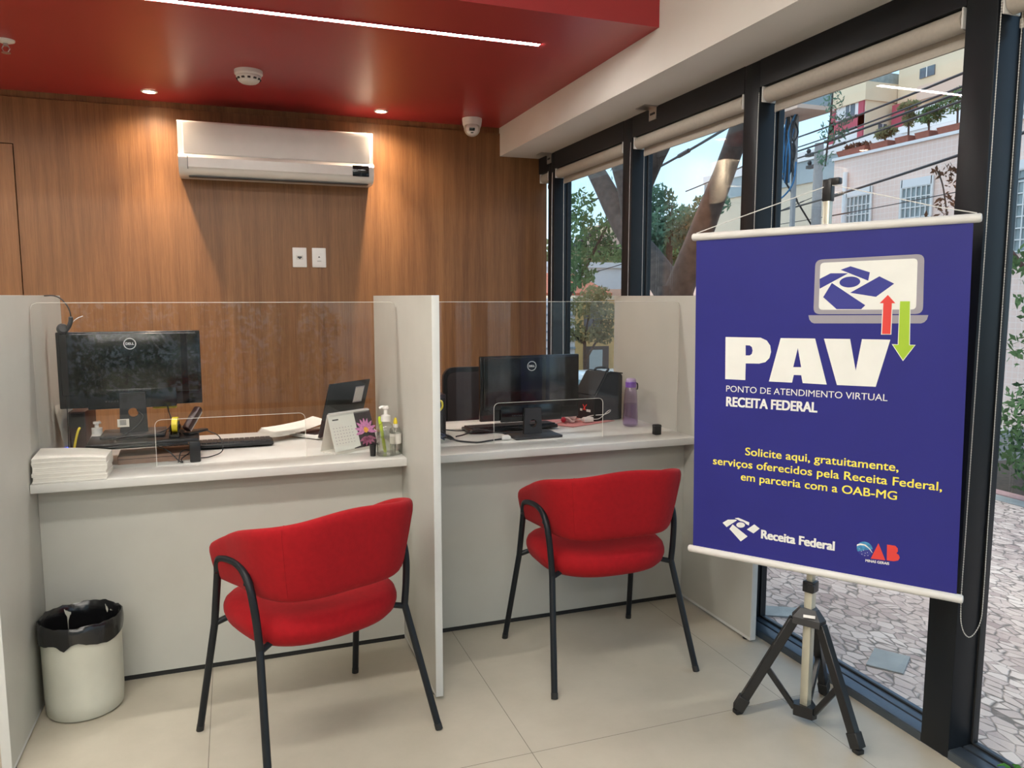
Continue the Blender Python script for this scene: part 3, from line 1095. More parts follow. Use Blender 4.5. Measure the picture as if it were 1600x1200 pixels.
# rosette of blades round an oval
poly([(0.0822, 1.4902), (0.0548, 1.4805), (0.1330, 1.4470), (0.1363, 1.4715)], NAV, 3)
poly([(0.0265, 1.4705), (-0.0043, 1.4541), (-0.0032, 1.4243), (0.0768, 1.4697)], NAV, 3)
poly([(0.0823 + 0.0290 * math.cos(R(k)), 1.4438 + 0.0160 * math.sin(R(k)) + 0.001 * math.cos(R(k))) for k in range(0, 360, 10)], NAV, 3)
poly([(0.1627, 1.4594), (0.0846, 1.4120), (0.1563, 1.3999), (0.2030, 1.4378)], NAV, 3)
poly([(0.0315, 1.4414), (0.0083, 1.3990), (0.0485, 1.3630), (0.1177, 1.3636), (0.1285, 1.3753)], NAV, 3)
# arrows
poly([(0.1877, 1.4085), (0.1645, 1.3803), (0.1750, 1.3803), (0.1755, 1.2900), (0.2030, 1.2907), (0.2020, 1.3803), (0.2115, 1.3803)], WHT, 4)
poly([(0.1880, 1.4055), (0.1672, 1.3815), (0.1772, 1.3815), (0.1780, 1.2920), (0.2005, 1.2925), (0.1998, 1.3815), (0.2092, 1.3815)], RED, 5)
poly([(0.2197, 1.3893), (0.2212, 1.2632), (0.2055, 1.2632), (0.2374, 1.2150), (0.2680, 1.2632), (0.2530, 1.2632), (0.2485, 1.3893)], WHT, 4)
poly([(0.2212, 1.3873), (0.2230, 1.2617), (0.2085, 1.2617), (0.2374, 1.2184), (0.2650, 1.2617), (0.2512, 1.2617), (0.2468, 1.3873)], GRN, 5)
# heavy heading letters
def holed(outer, hole, m, layer=1):
    """polygon with a hole: a bridged outline"""
    pl = bp(layer)
    b = bmesh.new()
    vs = [b.verts.new(pl(*p)) for p in outer]
    hs = [b.verts.new(pl(*p)) for p in hole]
    es = [b.edges.new((vs[i], vs[(i + 1) % len(vs)])) for i in range(len(vs))]
    es += [b.edges.new((hs[i], hs[(i + 1) % len(hs)])) for i in range(len(hs))]
    bmesh.ops.triangle_fill(b, use_beauty=True, use_dissolve=False, edges=es)
    mb.bm(b, m)
holed([(-0.2936, 1.2686), (-0.2905, 1.1295), (-0.2230, 1.1305), (-0.2235, 1.1850), (-0.1800, 1.1865), (-0.1600, 1.1925), (-0.1475, 1.2060), (-0.1430, 1.2260), (-0.1465, 1.2460), (-0.1580, 1.2615), (-0.1780, 1.2700)],
      [(-0.2258, 1.2440), (-0.2246, 1.2110), (-0.2110, 1.2115), (-0.2045, 1.2170), (-0.2025, 1.2280), (-0.2050, 1.2385), (-0.2120, 1.2438)], WHT, 2)
holed([(-0.1147, 1.2706), (-0.1464, 1.1310), (-0.0739, 1.1320), (-0.0695, 1.1565), (-0.0470, 1.1570), (-0.0415, 1.1326), (0.0301, 1.1330), (-0.0100, 1.2725)],
      [(-0.0606, 1.2411), (-0.0722, 1.1811), (-0.0481, 1.1820)], WHT, 2)
poly([(0.0160, 1.2730), (0.0597, 1.1335), (0.1684, 1.1355), (0.2010, 1.2757), (0.1240, 1.2750), (0.1110, 1.1800), (0.0909, 1.2744)], WHT, 2)
put_text(mb, 'PONTO DE ATENDIMENTO VIRTUAL', -0.2862, 0.2020, 1.0885, 0.0200, WHT, bp(1), 0.0, SL)
put_text(mb, 'RECEITA FEDERAL', -0.2850, 0.0060, 1.0405, 0.0300, WHT, bp(1), 0.050, SL)
put_text(mb, 'Solicite aqui, gratuitamente,', -0.2150, 0.2420, 0.8835, 0.0250, YEL, bp(1), 0.018, SL)
put_text(mb, 'serviços oferecidos pela Receita Federal,', -0.3240, 0.3570, 0.8390, 0.0250, YEL, bp(1), 0.018, SL)
put_text(mb, 'em parceria com a OAB-MG', -0.2270, 0.2420, 0.7975, 0.0250, YEL, bp(1), 0.018, SL)
put_text(mb, 'Receita Federal', -0.1535, 0.0760, 0.6140, 0.0275, WHT, bp(1), 0.060, 0.015)
# small white rosette
for pts in ([(-0.2308, 0.6690), (-0.2430, 0.6655), (-0.1945, 0.6490), (-0.1935, 0.6595)],
            [(-0.2840, 0.6425), (-0.2697, 0.6300), (-0.2355, 0.6590), (-0.2380, 0.6615), (-0.2661, 0.6565)],
            [(-0.1767, 0.6560), (-0.2010, 0.6345), (-0.1783, 0.6250), (-0.1585, 0.6450)],
            [(-0.2491, 0.6430), (-0.2600, 0.6257), (-0.2201, 0.5900), (-0.1975, 0.6112)]):
    poly(pts, WHT, 1)
ov = lambda rx, ry: [(-0.2220 + rx * math.cos(R(k)), 0.6460 + ry * math.sin(R(k)) + 0.002 * math.cos(R(k))) for k in range(0, 360, 12)]
poly(ov(0.0190, 0.0125), 0, 2)
poly(ov(0.0145, 0.0092), WHT, 3)
# globe and the red letters
gl = [(0.1618 + 0.0225 * math.cos(R(k)), 0.6395 + 0.0225 * math.sin(R(k))) for k in range(0, 360, 10)]
poly(gl, SKY, 1)
poly([(0.1618 + 0.0225 * math.cos(R(k)), 0.6395 + 0.0225 * math.sin(R(k))) for k in range(-150, 20, 10)], NAV, 2)
poly([(0.1390, 0.6440), (0.1480, 0.6490), (0.1600, 0.6500), (0.1720, 0.6440), (0.1820, 0.6330), (0.1850, 0.6310), (0.1770, 0.6430), (0.1640, 0.6535), (0.1500, 0.6545), (0.1400, 0.6500)], WHT, 3)
for (sx, sy) in ((0.147, 0.637), (0.153, 0.630), (0.159, 0.635), (0.164, 0.627), (0.170, 0.630), (0.155, 0.622), (0.172, 0.621), (0.163, 0.619)):
    poly([(sx - 0.0012, sy), (sx, sy - 0.0012), (sx + 0.0012, sy), (sx, sy + 0.0012)], WHT, 3)
poly([(0.1990, 0.6645), (0.1800, 0.6130), (0.2205, 0.6160)], RED, 2)
poly([(0.2225, 0.6650), (0.2245, 0.6165), (0.2440, 0.6180), (0.2550, 0.6225), (0.2590, 0.6320), (0.2555, 0.6400), (0.2490, 0.6435), (0.2530, 0.6500), (0.2520, 0.6590), (0.2450, 0.6655)], RED, 2)
put_text(mb, 'MINAS GERAIS', 0.1655, 0.2315, 0.6005, 0.0075, WHT, bp(1), 0.05, 0.05)
mb.build('fabric', ['banner_blue', 'print_white', 'print_grey', 'print_yellow', 'print_red', 'print_green', 'print_navy', 'print_sky'], ban, smooth=False, recalc=False)

for (nm, a, b) in (('top_rod', (-0.4187, 1.597), (0.4110, 1.6130)), ('bottom_rod', (-0.4035, 0.5320), (0.4275, 0.5430))):
    A, B = Vector((a[0], 0, a[1])), Vector((b[0], 0, b[1]))
    d = (B - A).normalized()
    rr = 0.0125
    prf = [(A, 0.004), (A + d * 0.001, 0.010), (A + d * 0.005, rr), (B - d * 0.005, rr), (B - d * 0.001, 0.010), (B, 0.004)]
    MB().tube([p for p, _ in prf], [r for _, r in prf], 20).build(nm, 'white_plastic', ban)
# cord from rod end to rod end over the hook of the stand
mb = MB()
mb.tube([(-0.405, 0.0, 1.610), (-0.28, 0.012, 1.650), (0.0, 0.040, 1.737)], 0.0016, 6)
mb.tube([(0.0, 0.040, 1.737), (0.02, 0.040, 1.735), (0.30, 0.012, 1.650), (0.398, 0.0, 1.626)], 0.0016, 6)
mb.build('hanging_cord', 'white_plastic', ban)

px, py = 1.728, 1.934
t = thing('tripod_stand', 'black tripod stand with a pale metal pole holding up the blue banner', 'tripod stand', (px, py, 0))
SQ = Matrix.Rotation(R(20), 4, 'Z')
MB().bx(-0.0135, 0.0135, -0.0135, 0.0135, 0.055, 0.47, b=0.002, T=SQ).build('lower_tube', 'pole_metal', t)
MB().bx(-0.0105, 0.0105, -0.0105, 0.0105, 0.45, 1.70, b=0.002, T=SQ).build('upper_tube', 'pole_metal', t)
mb = MB(); mb.bx(-0.020, 0.020, -0.018, 0.018, 0.452, 0.488, b=0.003, T=SQ); mb.bx(-0.026, -0.014, -0.024, 0.0, 0.458, 0.482, b=0.002, T=SQ)
mb.build('clamp_collar', 'black_plastic', t)
feet = [Vector((1.556, 2.062)), Vector((1.766, 1.738)), Vector((1.925, 2.062))]
mb = MB()
fd = [((f - Vector((px, py)))).normalized() for f in feet]
hexa = []
for d in sorted(fd, key=lambda q: math.atan2(q.y, q.x)):
    n2 = Vector((-d.y, d.x))
    hexa += [tuple(d * 0.052 - n2 * 0.016), tuple(d * 0.052 + n2 * 0.016)]
hex2 = [(a * 0.55, b * 0.55) for a, b in hexa]
vs = [(x, y, 0.345) for x, y in hexa] + [(x, y, 0.368) for x, y in hexa] + [(x, y, 0.398) for x, y in hex2]
fs = [[0, 1, 2, 3, 4, 5][::-1]] + [[i, (i + 1) % 6, 6 + (i + 1) % 6, 6 + i] for i in range(6)] + [[6 + i, 6 + (i + 1) % 6, 12 + (i + 1) % 6, 12 + i] for i in range(6)] + [[12, 13, 14, 15, 16, 17]]
mb.add(vs, fs)
mb.build('crown', 'dark_grey', t, smooth=False)
vw = Vector((-px, -py)).normalized()
lb = Matrix.Translation((vw.x * 0.040, vw.y * 0.040, 0.382)) @ Matrix.Rotation(math.atan2(vw.x, -vw.y), 4, 'Z') @ Matrix.Rotation(R(-35), 4, 'X')
MB().box((0, 0, 0), (0.036, 0.002, 0.009), T=lb).build('badge', 'white_plastic', t)
hx = [(a * 0.72, b * 0.72) for a, b in hexa]
mb = MB().prism(hx, 0.030, 0.068)
for d in fd:
    for s in (-1, 1):
        n2 = Vector((-d.y, d.x)) * 0.008 * s
        mb.tube([(d.x * 0.030 + n2.x, d.y * 0.030 + n2.y, 0.049), (d.x * 0.0345 + n2.x, d.y * 0.0345 + n2.y, 0.049)], 0.004, 8)
mb.build('lower_hub', 'black_plastic', t, smooth=False)
def bar(mb, a, b, w, h, m=0):
    """flat bar, h across in the vertical plane of the bar, w sideways"""
    a, b = Vector(a), Vector(b)
    d = (b - a); L = d.length; d.normalize()
    side = d.cross(Vector((0, 0, 1))).normalized()
    up = side.cross(d)
    T = Matrix((( side.x, d.x, up.x, (a.x + b.x) / 2), (side.y, d.y, up.y, (a.y + b.y) / 2), (side.z, d.z, up.z, (a.z + b.z) / 2), (0, 0, 0, 1)))
    mb.box((0, 0, 0), (w, L, h), m, b=0.002, T=T, seg=1)
for d, f in zip(fd, feet):
    g = f - Vector((px, py))
    top = (d.x * 0.045, d.y * 0.045, 0.355)
    foot = (g.x, g.y, 0.012)
    A, B = Vector(top), Vector(foot)
    mb = MB(); bar(mb, top, A.lerp(B, 0.93), 0.026, 0.030)
    lg = mb.build('leg', 'black_plastic', t)
    mb = MB(); bar(mb, A.lerp(B, 0.86), A.lerp(B, 0.985), 0.032, 0.037); mb.box(tuple(A.lerp(B, 0.985))[:2] + (0.008,), (0.026, 0.026, 0.015), b=0.003)
    mb.build('foot', 'rubber', lg)
    mb = MB(); bar(mb, (d.x * 0.034, d.y * 0.034, 0.050), A.lerp(B, 0.50), 0.016, 0.018)
    mb.build('strut', 'black_plastic', t)
mb = MB()
mb.bx(-0.013, 0.013, -0.014, 0.014, 1.69, 1.755, b=0.003, T=SQ)
mb.box((0.0, -0.020, 1.748), (0.024, 0.036, 0.020), b=0.004, T=SQ)
mb.build('hook_head', 'black_plastic', t)


# ================================================================== THINGS ON THE LEFT COUNTER
ZT = 0.777
MAT['logo_silver'] = M('silver_print', (0.62, 0.62, 0.62), 0.35, 0.2, var=0.0)
MAT['monitor_black'] = M('satin_black_monitor_shell', (0.009, 0.009, 0.010), 0.16, var=0.05, spec=0.55)
MAT['tape_yellow'] = M('yellow_tape', (0.62, 0.50, 0.02), 0.35)
MAT['cable_black'] = M('black_cable', (0.010, 0.010, 0.012), 0.5)
MAT['cable_yellow'] = M('yellow_network_cable', (0.70, 0.55, 0.03), 0.45)
MAT['cable_white'] = M('white_cable', (0.68, 0.66, 0.64), 0.45)
MAT['cable_blue'] = M('dark_blue_cable', (0.02, 0.035, 0.09), 0.5)
MAT['card_brown'] = M('pale_brown_card', (0.36, 0.22, 0.16), 0.7, var=0.08)
MAT['maroon_plastic'] = M('dark_maroon_plastic', (0.030, 0.010, 0.010), 0.35)
MAT['led_blue'] = emit_mat('blue_status_light', (0.05, 0.1, 1.0), 3.0)
MAT['note_yellow'] = M('yellow_sticky_note', (0.66, 0.52, 0.06), 0.7)

def monitor(loc, rz, lab, W, z0, z1, neck_w, label_side=1):
    """seen from behind: z0, z1 are the lower and upper edge of the screen shell above the foot"""
    t = thing('computer_monitor', lab, 'monitor', loc, rz, group='black monitors seen from behind')
    Y0 = 0.030
    mb = MB()
    n = 12
    # back shell bulges slightly towards the viewer
    mb.bx(-W, W, Y0, Y0 + 0.022, z0, z1, b=0.004)
    mb.bx(-W + 0.012, W - 0.012, Y0 - 0.012, Y0 + 0.004, z0 + 0.050, z1 - 0.006, b=0.006)
    mb.bx(-W * 0.62, W * 0.62, Y0 - 0.014, Y0 - 0.002, z0 - 0.006, z0 + 0.070, b=0.004)
    mb.build('screen_shell', 'monitor_black', t)
    MB().bx(-W + 0.006, W - 0.006, Y0 + 0.0215, Y0 + 0.023, z0 + 0.012, z1 - 0.006).build('display', 'gloss_black', t)
    mb = MB()
    for k in range(7):
        mb.bx(-0.095 + k * 0.010, -0.089 + k * 0.010, Y0 - 0.0145, Y0 - 0.013, z0 + 0.020, z0 + 0.026)
    mb.build('port_panel', 'dark_grey', t)
    zl = z1 - 0.047
    lg = MB()
    yl = Y0 - 0.0126
    ring = [[(0.0 + r * math.cos(2 * PI * k / 48), yl, zl + r * math.sin(2 * PI * k / 48)) for k in range(48)] for r in (0.0190, 0.0218)]
    lg.grid(ring, 0, close_v=True)
    put_text(lg, 'DELL', -0.0145, 0.0145, zl - 0.0042, 0.0085, 0, lambda u, v: (u, yl, v), 0.06)
    lg.build('logo', 'logo_silver', t, smooth=False, recalc=False)
    # stand
    mb = MB()
    hole = [(0.018 * math.cos(R(k)), z0 + 0.0 + 0.018 * math.sin(R(k))) for k in range(0, 360, 15)]
    hw = neck_w / 2
    outer = [(-hw * 1.12, 0.008), (hw * 1.12, 0.008), (hw, z0 + 0.055), (-hw, z0 + 0.055)]
    b = bmesh.new()
    hz = z0 * 0.80
    outer_v = [b.verts.new((p[0], 0, p[1])) for p in outer]
    hole_v = [b.verts.new((0.018 * math.cos(R(k)), 0, hz + 0.018 * math.sin(R(k)))) for k in range(0, 360, 15)]
    es = [b.edges.new((outer_v[i], outer_v[(i + 1) % 4])) for i in range(4)]
    es += [b.edges.new((hole_v[i], hole_v[(i + 1) % len(hole_v)])) for i in range(len(hole_v))]
    r = bmesh.ops.triangle_fill(b, use_beauty=True, use_dissolve=False, edges=es)
    fcs = b.faces[:]
    ex = bmesh.ops.extrude_face_region(b, geom=fcs)
    for v in [g for g in ex['geom'] if isinstance(g, bmesh.types.BMVert)]:
        v.co.y += 0.018
    mb.bm(b)
    mb.build('stand_neck', 'dark_grey', t, angle=30)
    MB().bx(-0.112, 0.112, -0.075, 0.095, 0.0, 0.011, b=0.003).build('stand_base', 'dark_grey', t)
    return t

# riser under the left monitor
t = thing('monitor_riser', 'black plastic riser lifting the left monitor above the counter', 'monitor riser', (-0.335, 3.215, ZT), rz=R(3))
MB().bx(-0.185, 0.195, -0.115, 0.115, 0.078, 0.092, b=0.004).build('top_shelf', 'black_plastic', t)
MB().bx(-0.175, 0.155, -0.117, -0.108, 0.070, 0.080, b=0.002).build('front_lip', 'gloss_black', t)
for (x, y) in ((-0.168, -0.098), (-0.168, 0.098), (0.180, -0.098), (0.180, 0.098)):
    MB().bx(x - 0.020, x + 0.018, y - 0.017, y + 0.017, 0.0, 0.080, b=0.004).build('leg', 'black_plastic', t)

mon1 = monitor((-0.372, 3.265, ZT + 0.093), R(2.0), 'black monitor standing on the riser on the left counter', 0.250, 0.108, 0.398, 0.088)
t = tag(MB().bx(-0.043, 0.043, -0.0007, 0.0007, -0.012, 0.012).build('sticky_note', 'note_yellow'), 'yellow sticky note stuck under the lower edge of the left monitor', 'sticky note')
t.location = (-0.262, 3.308, 0.974)
MB().bx(-0.043, 0.043, -0.0009, 0.0009, 0.009, 0.012).build('glue_strip', 'note_yellow', t)

# things between and around the riser
t = thing('cardboard_box', 'flat pale brown box lying under the black monitor riser', 'box', (-0.30, 3.235, ZT), rz=R(3))
MB().bx(-0.125, 0.125, -0.075, 0.080, 0.0, 0.030, b=0.002).build('carton', 'card_brown', t)
MB().bx(-0.1252, 0.1252, -0.0755, -0.0745, 0.018, 0.020).build('lid_seam', 'maroon_plastic', t)

t = thing('tape_dispenser', 'black tape dispenser holding a yellow tape roll on the monitor riser', 'tape dispenser', (-0.215, 3.205, ZT + 0.093), rz=R(84))
pr_ = [(-0.070, 0.0), (0.050, 0.0), (0.060, 0.012), (0.052, 0.022), (0.010, 0.020), (-0.005, 0.030), (-0.030, 0.046), (-0.058, 0.040), (-0.072, 0.020)]
TYp = Matrix(((1, 0, 0, 0), (0, 0, 1, 0), (0, 1, 0, 0), (0, 0, 0, 1)))
mb = MB(); mb.prism(pr_, -0.018, -0.013, T=TYp); mb.prism(pr_, 0.013, 0.018, T=TYp); mb.bx(-0.068, 0.052, -0.016, 0.016, 0.0, 0.014, b=0.003)
mb.build('body', 'gloss_black', t, smooth=False)
TR = Matrix.Translation((-0.030, 0, 0.044)) @ Matrix.Rotation(R(90), 4, 'X')
MB().lathe([(0.016, -0.010), (0.030, -0.010), (0.030, 0.010), (0.016, 0.010), (0.016, -0.010)], 32, T=TR).build('tape_roll', 'tape_yellow', t)
MB().lathe([(0, -0.013), (0.0155, -0.013), (0.0155, 0.013), (0, 0.013)], 24, T=TR).build('hub', 'dark_grey', t)
MB().bx(0.048, 0.058, -0.013, 0.013, 0.018, 0.026).build('cutter', 'steel', t)

t = thing('stapler', 'dark stapler with raised arm beside the tape dispenser', 'stapler', (-0.150, 3.230, ZT + 0.093), rz=R(55))
MB().bx(-0.055, 0.055, -0.017, 0.017, 0.0, 0.010, b=0.003).build('base', 'black_plastic', t)
Ts = Matrix.Translation((-0.048, 0, 0.014)) @ Matrix.Rotation(R(-42), 4, 'Y')
MB().bx(0.0, 0.108, -0.015, 0.015, 0.0, 0.024, b=0.006, T=Ts).build('arm', 'maroon_plastic', t)
MB().bx(0.004, 0.100, -0.011, 0.011, -0.006, 0.002, T=Ts).build('magazine', 'steel', t)

t = thing('computer_box', 'slim dark computer box standing on the left counter by the papers', 'computer', (-0.573, 3.43, ZT), rz=R(-4))
MB().bx(-0.030, 0.030, -0.085, 0.085, 0.004, 0.182, b=0.004).build('case', 'maroon_plastic', t)
MB().bx(-0.036, 0.036, -0.060, 0.060, 0.0, 0.008, b=0.002).build('stand', 'black_plastic', t)
MB().bx(-0.026, 0.026, -0.0865, -0.084, 0.120, 0.175).build('port_panel', 'black_plastic', t)
MB().tube(smooth_path([(0.008, -0.086, 0.118), (0.006, -0.105, 0.108), (-0.003, -0.112, 0.070), (-0.016, -0.108, 0.015), (-0.030, -0.085, 0.006)], 6), 0.0045, 8).build('network_cable', 'cable_yellow', t)
MB().lathe([(0, 0), (0.006, 0), (0.006, 0.004), (0, 0.006)], 14, T=Matrix.Translation((-0.043, -0.070, 0.036)) @ Matrix.Rotation(R(90), 4, 'X')).build('status_light', 'led_blue', t)

t = thing('loose_papers', 'bent white papers standing against the left divider', 'papers', (-0.630, 3.46, ZT))
for k in range(3):
    rows = []
    for i in range(8):
        z = i * 0.030
        bulge = 0.012 * math.sin(i * 0.75 + k) + 0.007 * k
        rows.append([(-0.008 + bulge + 0.0015 * j, -0.115 + 0.05 * j + 0.012 * math.sin(i * 0.5 + k), z * (1 - 0.015 * j)) for j in range(4)])
    mb = MB().grid(rows)
    mb.grid([[(p[0] + 0.0006, p[1], p[2]) for p in r] for r in rows])
    mb.build('sheet', 'paper', t, recalc=False)

t = thing('headset', 'thin black headset hooked over the top corner of the left monitor', 'headset', (-0.605, 3.30, 1.272))
mb = MB()
mb.tube(smooth_path([(-0.050, 0.012, 0.132), (-0.018, 0.010, 0.132), (0.008, 0.006, 0.118), (0.030, 0.0, 0.085), (0.036, -0.002, 0.045), (0.026, -0.004, 0.012)], 8), 0.0024, 8)
mb.build('headband', 'cable_black', t)
mb = MB()
mb.tube(smooth_path([(0.036, -0.002, 0.055), (0.033, -0.003, 0.030), (0.018, -0.004, 0.004), (-0.008, -0.004, -0.006)], 6), [0.003] + [0.008] * 17 + [0.010], 10)
mb.lathe([(0, -0.012), (0.017, -0.012), (0.020, -0.004), (0.020, 0.006), (0.015, 0.012), (0, 0.012)], 24, T=Matrix.Translation((0.006, -0.004, 0.008)) @ Matrix.Rotation(R(70), 4, 'X') @ Matrix.Rotation(R(25), 4, 'Y'))
mb.build('ear_pad', 'dark_grey', t)
mb = MB()
mb.tube(smooth_path([(0.028, -0.002, 0.008), (0.042, -0.002, 0.034), (0.058, -0.002, 0.048), (0.076, -0.002, 0.056)], 6), 0.0016, 6)
mb.build('microphone_boom', 'cable_white', t)
mb = MB()
mb.tube(smooth_path([(-0.004, -0.010, -0.008), (0.006, -0.012, -0.14), (0.006, -0.012, -0.30), (0.0, 0.005, -0.44), (-0.006, 0.03, -0.488)], 8), 0.0017, 6)
mb.build('cord', 'cable_black', t)

t = thing('pump_bottle', 'small white pump bottle behind the black monitor riser', 'pump bottle', (-0.505, 3.30, ZT))
MB().lathe([(0, 0), (0.022, 0), (0.024, 0.004), (0.024, 0.085), (0.018, 0.100), (0.012, 0.105), (0, 0.105)], 28).build('bottle', 'white_plastic', t)
mb = MB(); mb.lathe([(0, 0.100), (0.019, 0.100), (0.019, 0.122), (0.008, 0.124), (0.007, 0.136), (0.013, 0.138), (0.013, 0.146), (0, 0.147)], 24)
mb.tube([(0, 0, 0.142), (0.006, 0.022, 0.142), (0.008, 0.030, 0.136)], 0.0042, 8)
mb.build('pump', 'white_gloss', t)

t = thing('cable_bundle', 'black cables hanging around the monitor riser on the left counter', 'cables', (-0.30, 3.16, ZT))
for pts in ([(-0.045, 0.135, 0.230), (-0.058, 0.11, 0.19), (-0.035, 0.08, 0.165), (-0.06, 0.05, 0.13), (-0.105, 0.01, 0.105), (-0.14, -0.02, 0.098)],
            [(0.045, 0.148, 0.24), (0.050, 0.135, 0.18), (0.062, 0.11, 0.125), (0.02, 0.05, 0.104), (-0.07, -0.01, 0.099), (-0.12, -0.03, 0.098)],
            [(0.00, -0.02, 0.070), (0.05, -0.03, 0.050), (0.09, -0.045, 0.010), (0.105, -0.055, 0.004), (0.10, -0.03, 0.012), (0.13, 0.0, 0.030)],
            [(0.09, -0.055, 0.004), (0.100, -0.04, 0.040), (0.125, -0.01, 0.040), (0.165, 0.005, 0.012)],
            [(0.19, 0.10, 0.095), (0.235, 0.08, 0.070), (0.245, 0.05, 0.020), (0.20, 0.02, 0.004), (0.15, 0.01, 0.004)]):
    MB().tube(smooth_path(pts, 7), 0.0022, 7).build('cable', 'cable_black', t)
tg = MB(); tg.box((-0.100, 0.040, 0.150), (0.040, 0.0015, 0.030), T=None)
ct = tg.build('tag', 'paper', t)
mb = MB()
for k in range(4):
    mb.bx(-0.112, -0.090, 0.0386, 0.0391, 0.143 + k * 0.005, 0.1455 + k * 0.005)
mb.build('printed_lines', 'dark_grey', ct)

def keyboard(loc, rz, lab, W=0.44):
    t = thing('keyboard', lab, 'keyboard', loc, rz, group='black desk keyboards')
    T = Matrix.Rotation(R(-2.5), 4, 'X')
    MB().bx(-W / 2, W / 2, -0.065, 0.065, 0.004, 0.020, b=0.004, T=T).build('case', 'black_plastic', t)
    mb = MB()
    cols = 20
    kw = (W - 0.02) / cols
    for r in range(5):
        for c in range(cols):
            x = -W / 2 + 0.010 + c * kw
            mb.bx(x + 0.001, x + kw - 0.001, -0.055 + r * 0.022, -0.055 + r * 0.022 + 0.019, 0.0185, 0.0265, T=T)
    mb.build('keys', 'dark_grey', t, smooth=False)
    return t
keyboard((-0.075, 3.405, ZT), R(0), 'black keyboard lying between the riser and the laptop on the left counter')

# laptop turned away
ph = R(40)
t = thing('laptop', 'open laptop with a glossy black lid carrying a white sticker', 'laptop', (0.333, 3.415, ZT), rz=ph)
# local x along the hinge, local y towards the user (away from the camera), lid leans back to -y
MB().bx(0.0, 0.262, 0.0, 0.172, 0.003, 0.018, b=0.003).build('base', 'white_plastic', t)
mb = MB()
for r in range(5):
    for c in range(13):
        mb.bx(0.014 + c * 0.018, 0.030 + c * 0.018, 0.030 + r * 0.018, 0.046 + r * 0.018, 0.0175, 0.0195)
mb.build('keys', 'dark_grey', t, smooth=False)
Tl = Matrix.Translation((0, 0.0, 0.012)) @ Matrix.Rotation(R(17), 4, 'X')
lid = MB().bx(0.0, 0.262, -0.007, 0.0, 0.0, 0.250, b=0.002, T=Tl).build('lid', 'gloss_black', t)
MB().bx(0.008, 0.254, 0.0, 0.0008, 0.012, 0.242, T=Tl).build('display', 'gloss_black', lid)
st = MB().bx(0.172, 0.232, -0.0078, -0.0070, 0.145, 0.222, T=Tl).build('sticker', 'print_grey', lid)
mb = MB()
for k in range(7):
    mb.bx(0.176 + k * 0.0078, 0.180 + k * 0.0078, -0.0082, -0.0077, 0.150, 0.217, T=Tl)
mb.build('printed_lines', 'paper', lid)
mb = MB()
for x in (0.03, 0.232):
    mb.tube([(x - 0.02, -0.001, 0.014), (x + 0.02, -0.001, 0.014)], 0.0075, 12)
mb.build('hinge', 'black_plastic', t)

t = thing('paper_pile', 'white sheets fanned over the laptop keyboard', 'papers', (0.262, 3.545, ZT + 0.021), rz=R(20))
for k in range(5):
    rows = []
    for i in range(9):
        x = -0.155 + 0.265 * i / 8
        rows.append([(x + 0.004 * k, y, 0.004 + 0.004 * k + 0.055 * max(0, (i / 8 - 0.15)) ** 1.5 * (1 - 0.12 * k) + 0.004 * math.sin(6 * y)) for y in (-0.075 + 0.006 * k, -0.02, 0.03, 0.085)])
    mb = MB().grid(rows); mb.grid([[(p[0], p[1], p[2] - 0.0008) for p in r] for r in rows])
    mb.build('sheet', 'paper', t, recalc=False)

# desk calendar
t = thing('desk_calendar', 'spiral desk calendar with a pink lotus picture beside the laptop', 'calendar', (0.434, 3.165, ZT), rz=R(31))
hw, H = 0.108, 0.155
def slab(mb, p0, p1, th, m=0):
    """sheet of thickness th between two edges parallel to x: p = (y, z)"""
    y0, z0 = p0; y1, z1 = p1
    n = Vector((z1 - z0, -(y1 - y0))).normalized() * th
    mb.add([(-hw, y0, z0), (hw, y0, z0), (hw, y1, z1), (-hw, y1, z1),
            (-hw, y0 + n.x, z0 + n.y), (hw, y0 + n.x, z0 + n.y), (hw, y1 + n.x, z1 + n.y), (-hw, y1 + n.x, z1 + n.y)],
           [[0, 1, 2, 3], [7, 6, 5, 4], [0, 4, 5, 1], [1, 5, 6, 2], [2, 6, 7, 3], [3, 7, 4, 0]], m)
mb = MB()
slab(mb, (-0.048, 0.002), (0.0, H), 0.0016); slab(mb, (0.048, 0.002), (0.0, H), -0.0016)
mb.bx(-hw, hw, -0.048, 0.048, 0.0, 0.002)
mb.build('easel', 'paper', t, smooth=False)
F0, F1 = Vector((-0.0485, 0.010)), Vector((-0.0012, H - 0.004))
nf = Vector((-(F1.y - F0.y), (F1.x - F0.x))).normalized()
def page(u, v, off):
    p = F0.lerp(F1, v) + nf * off
    return (-hw + 2 * hw * u, p.x, p.y)
MAT['page_white'] = M('printed_calendar_page', (0.70, 0.71, 0.67), 0.6, var=0.01)
MAT['page_dark'] = M('dark_picture_print', (0.020, 0.010, 0.014), 0.3, var=0.2, scale=60)
MAT['petal_pink'] = M('pink_petal_print', (0.62, 0.22, 0.47), 0.4, var=0.25, scale=120)
MAT['petal_deep'] = M('deep_pink_print', (0.34, 0.10, 0.19), 0.4, var=0.35, scale=120)
MAT['petal_gold'] = M('golden_print', (0.85, 0.40, 0.05), 0.4, var=0.2, scale=120)
mb = MB()
mb.add([page(0, 0, 0.0016), page(1, 0, 0.0016), page(1, 1, 0.0016), page(0, 1, 0.0016)], [[0, 1, 2, 3]], 0)
mb.add([page(0, 0, 0.0010), page(1, 0, 0.0010), page(1, 1, 0.0010), page(0, 1, 0.0010)], [[3, 2, 1, 0]], 0)
mb.add([page(0.60, 0.0, 0.0020), page(1, 0.0, 0.0020), page(1, 1, 0.0020), page(0.60, 1, 0.0020)], [[0, 1, 2, 3]], 1)
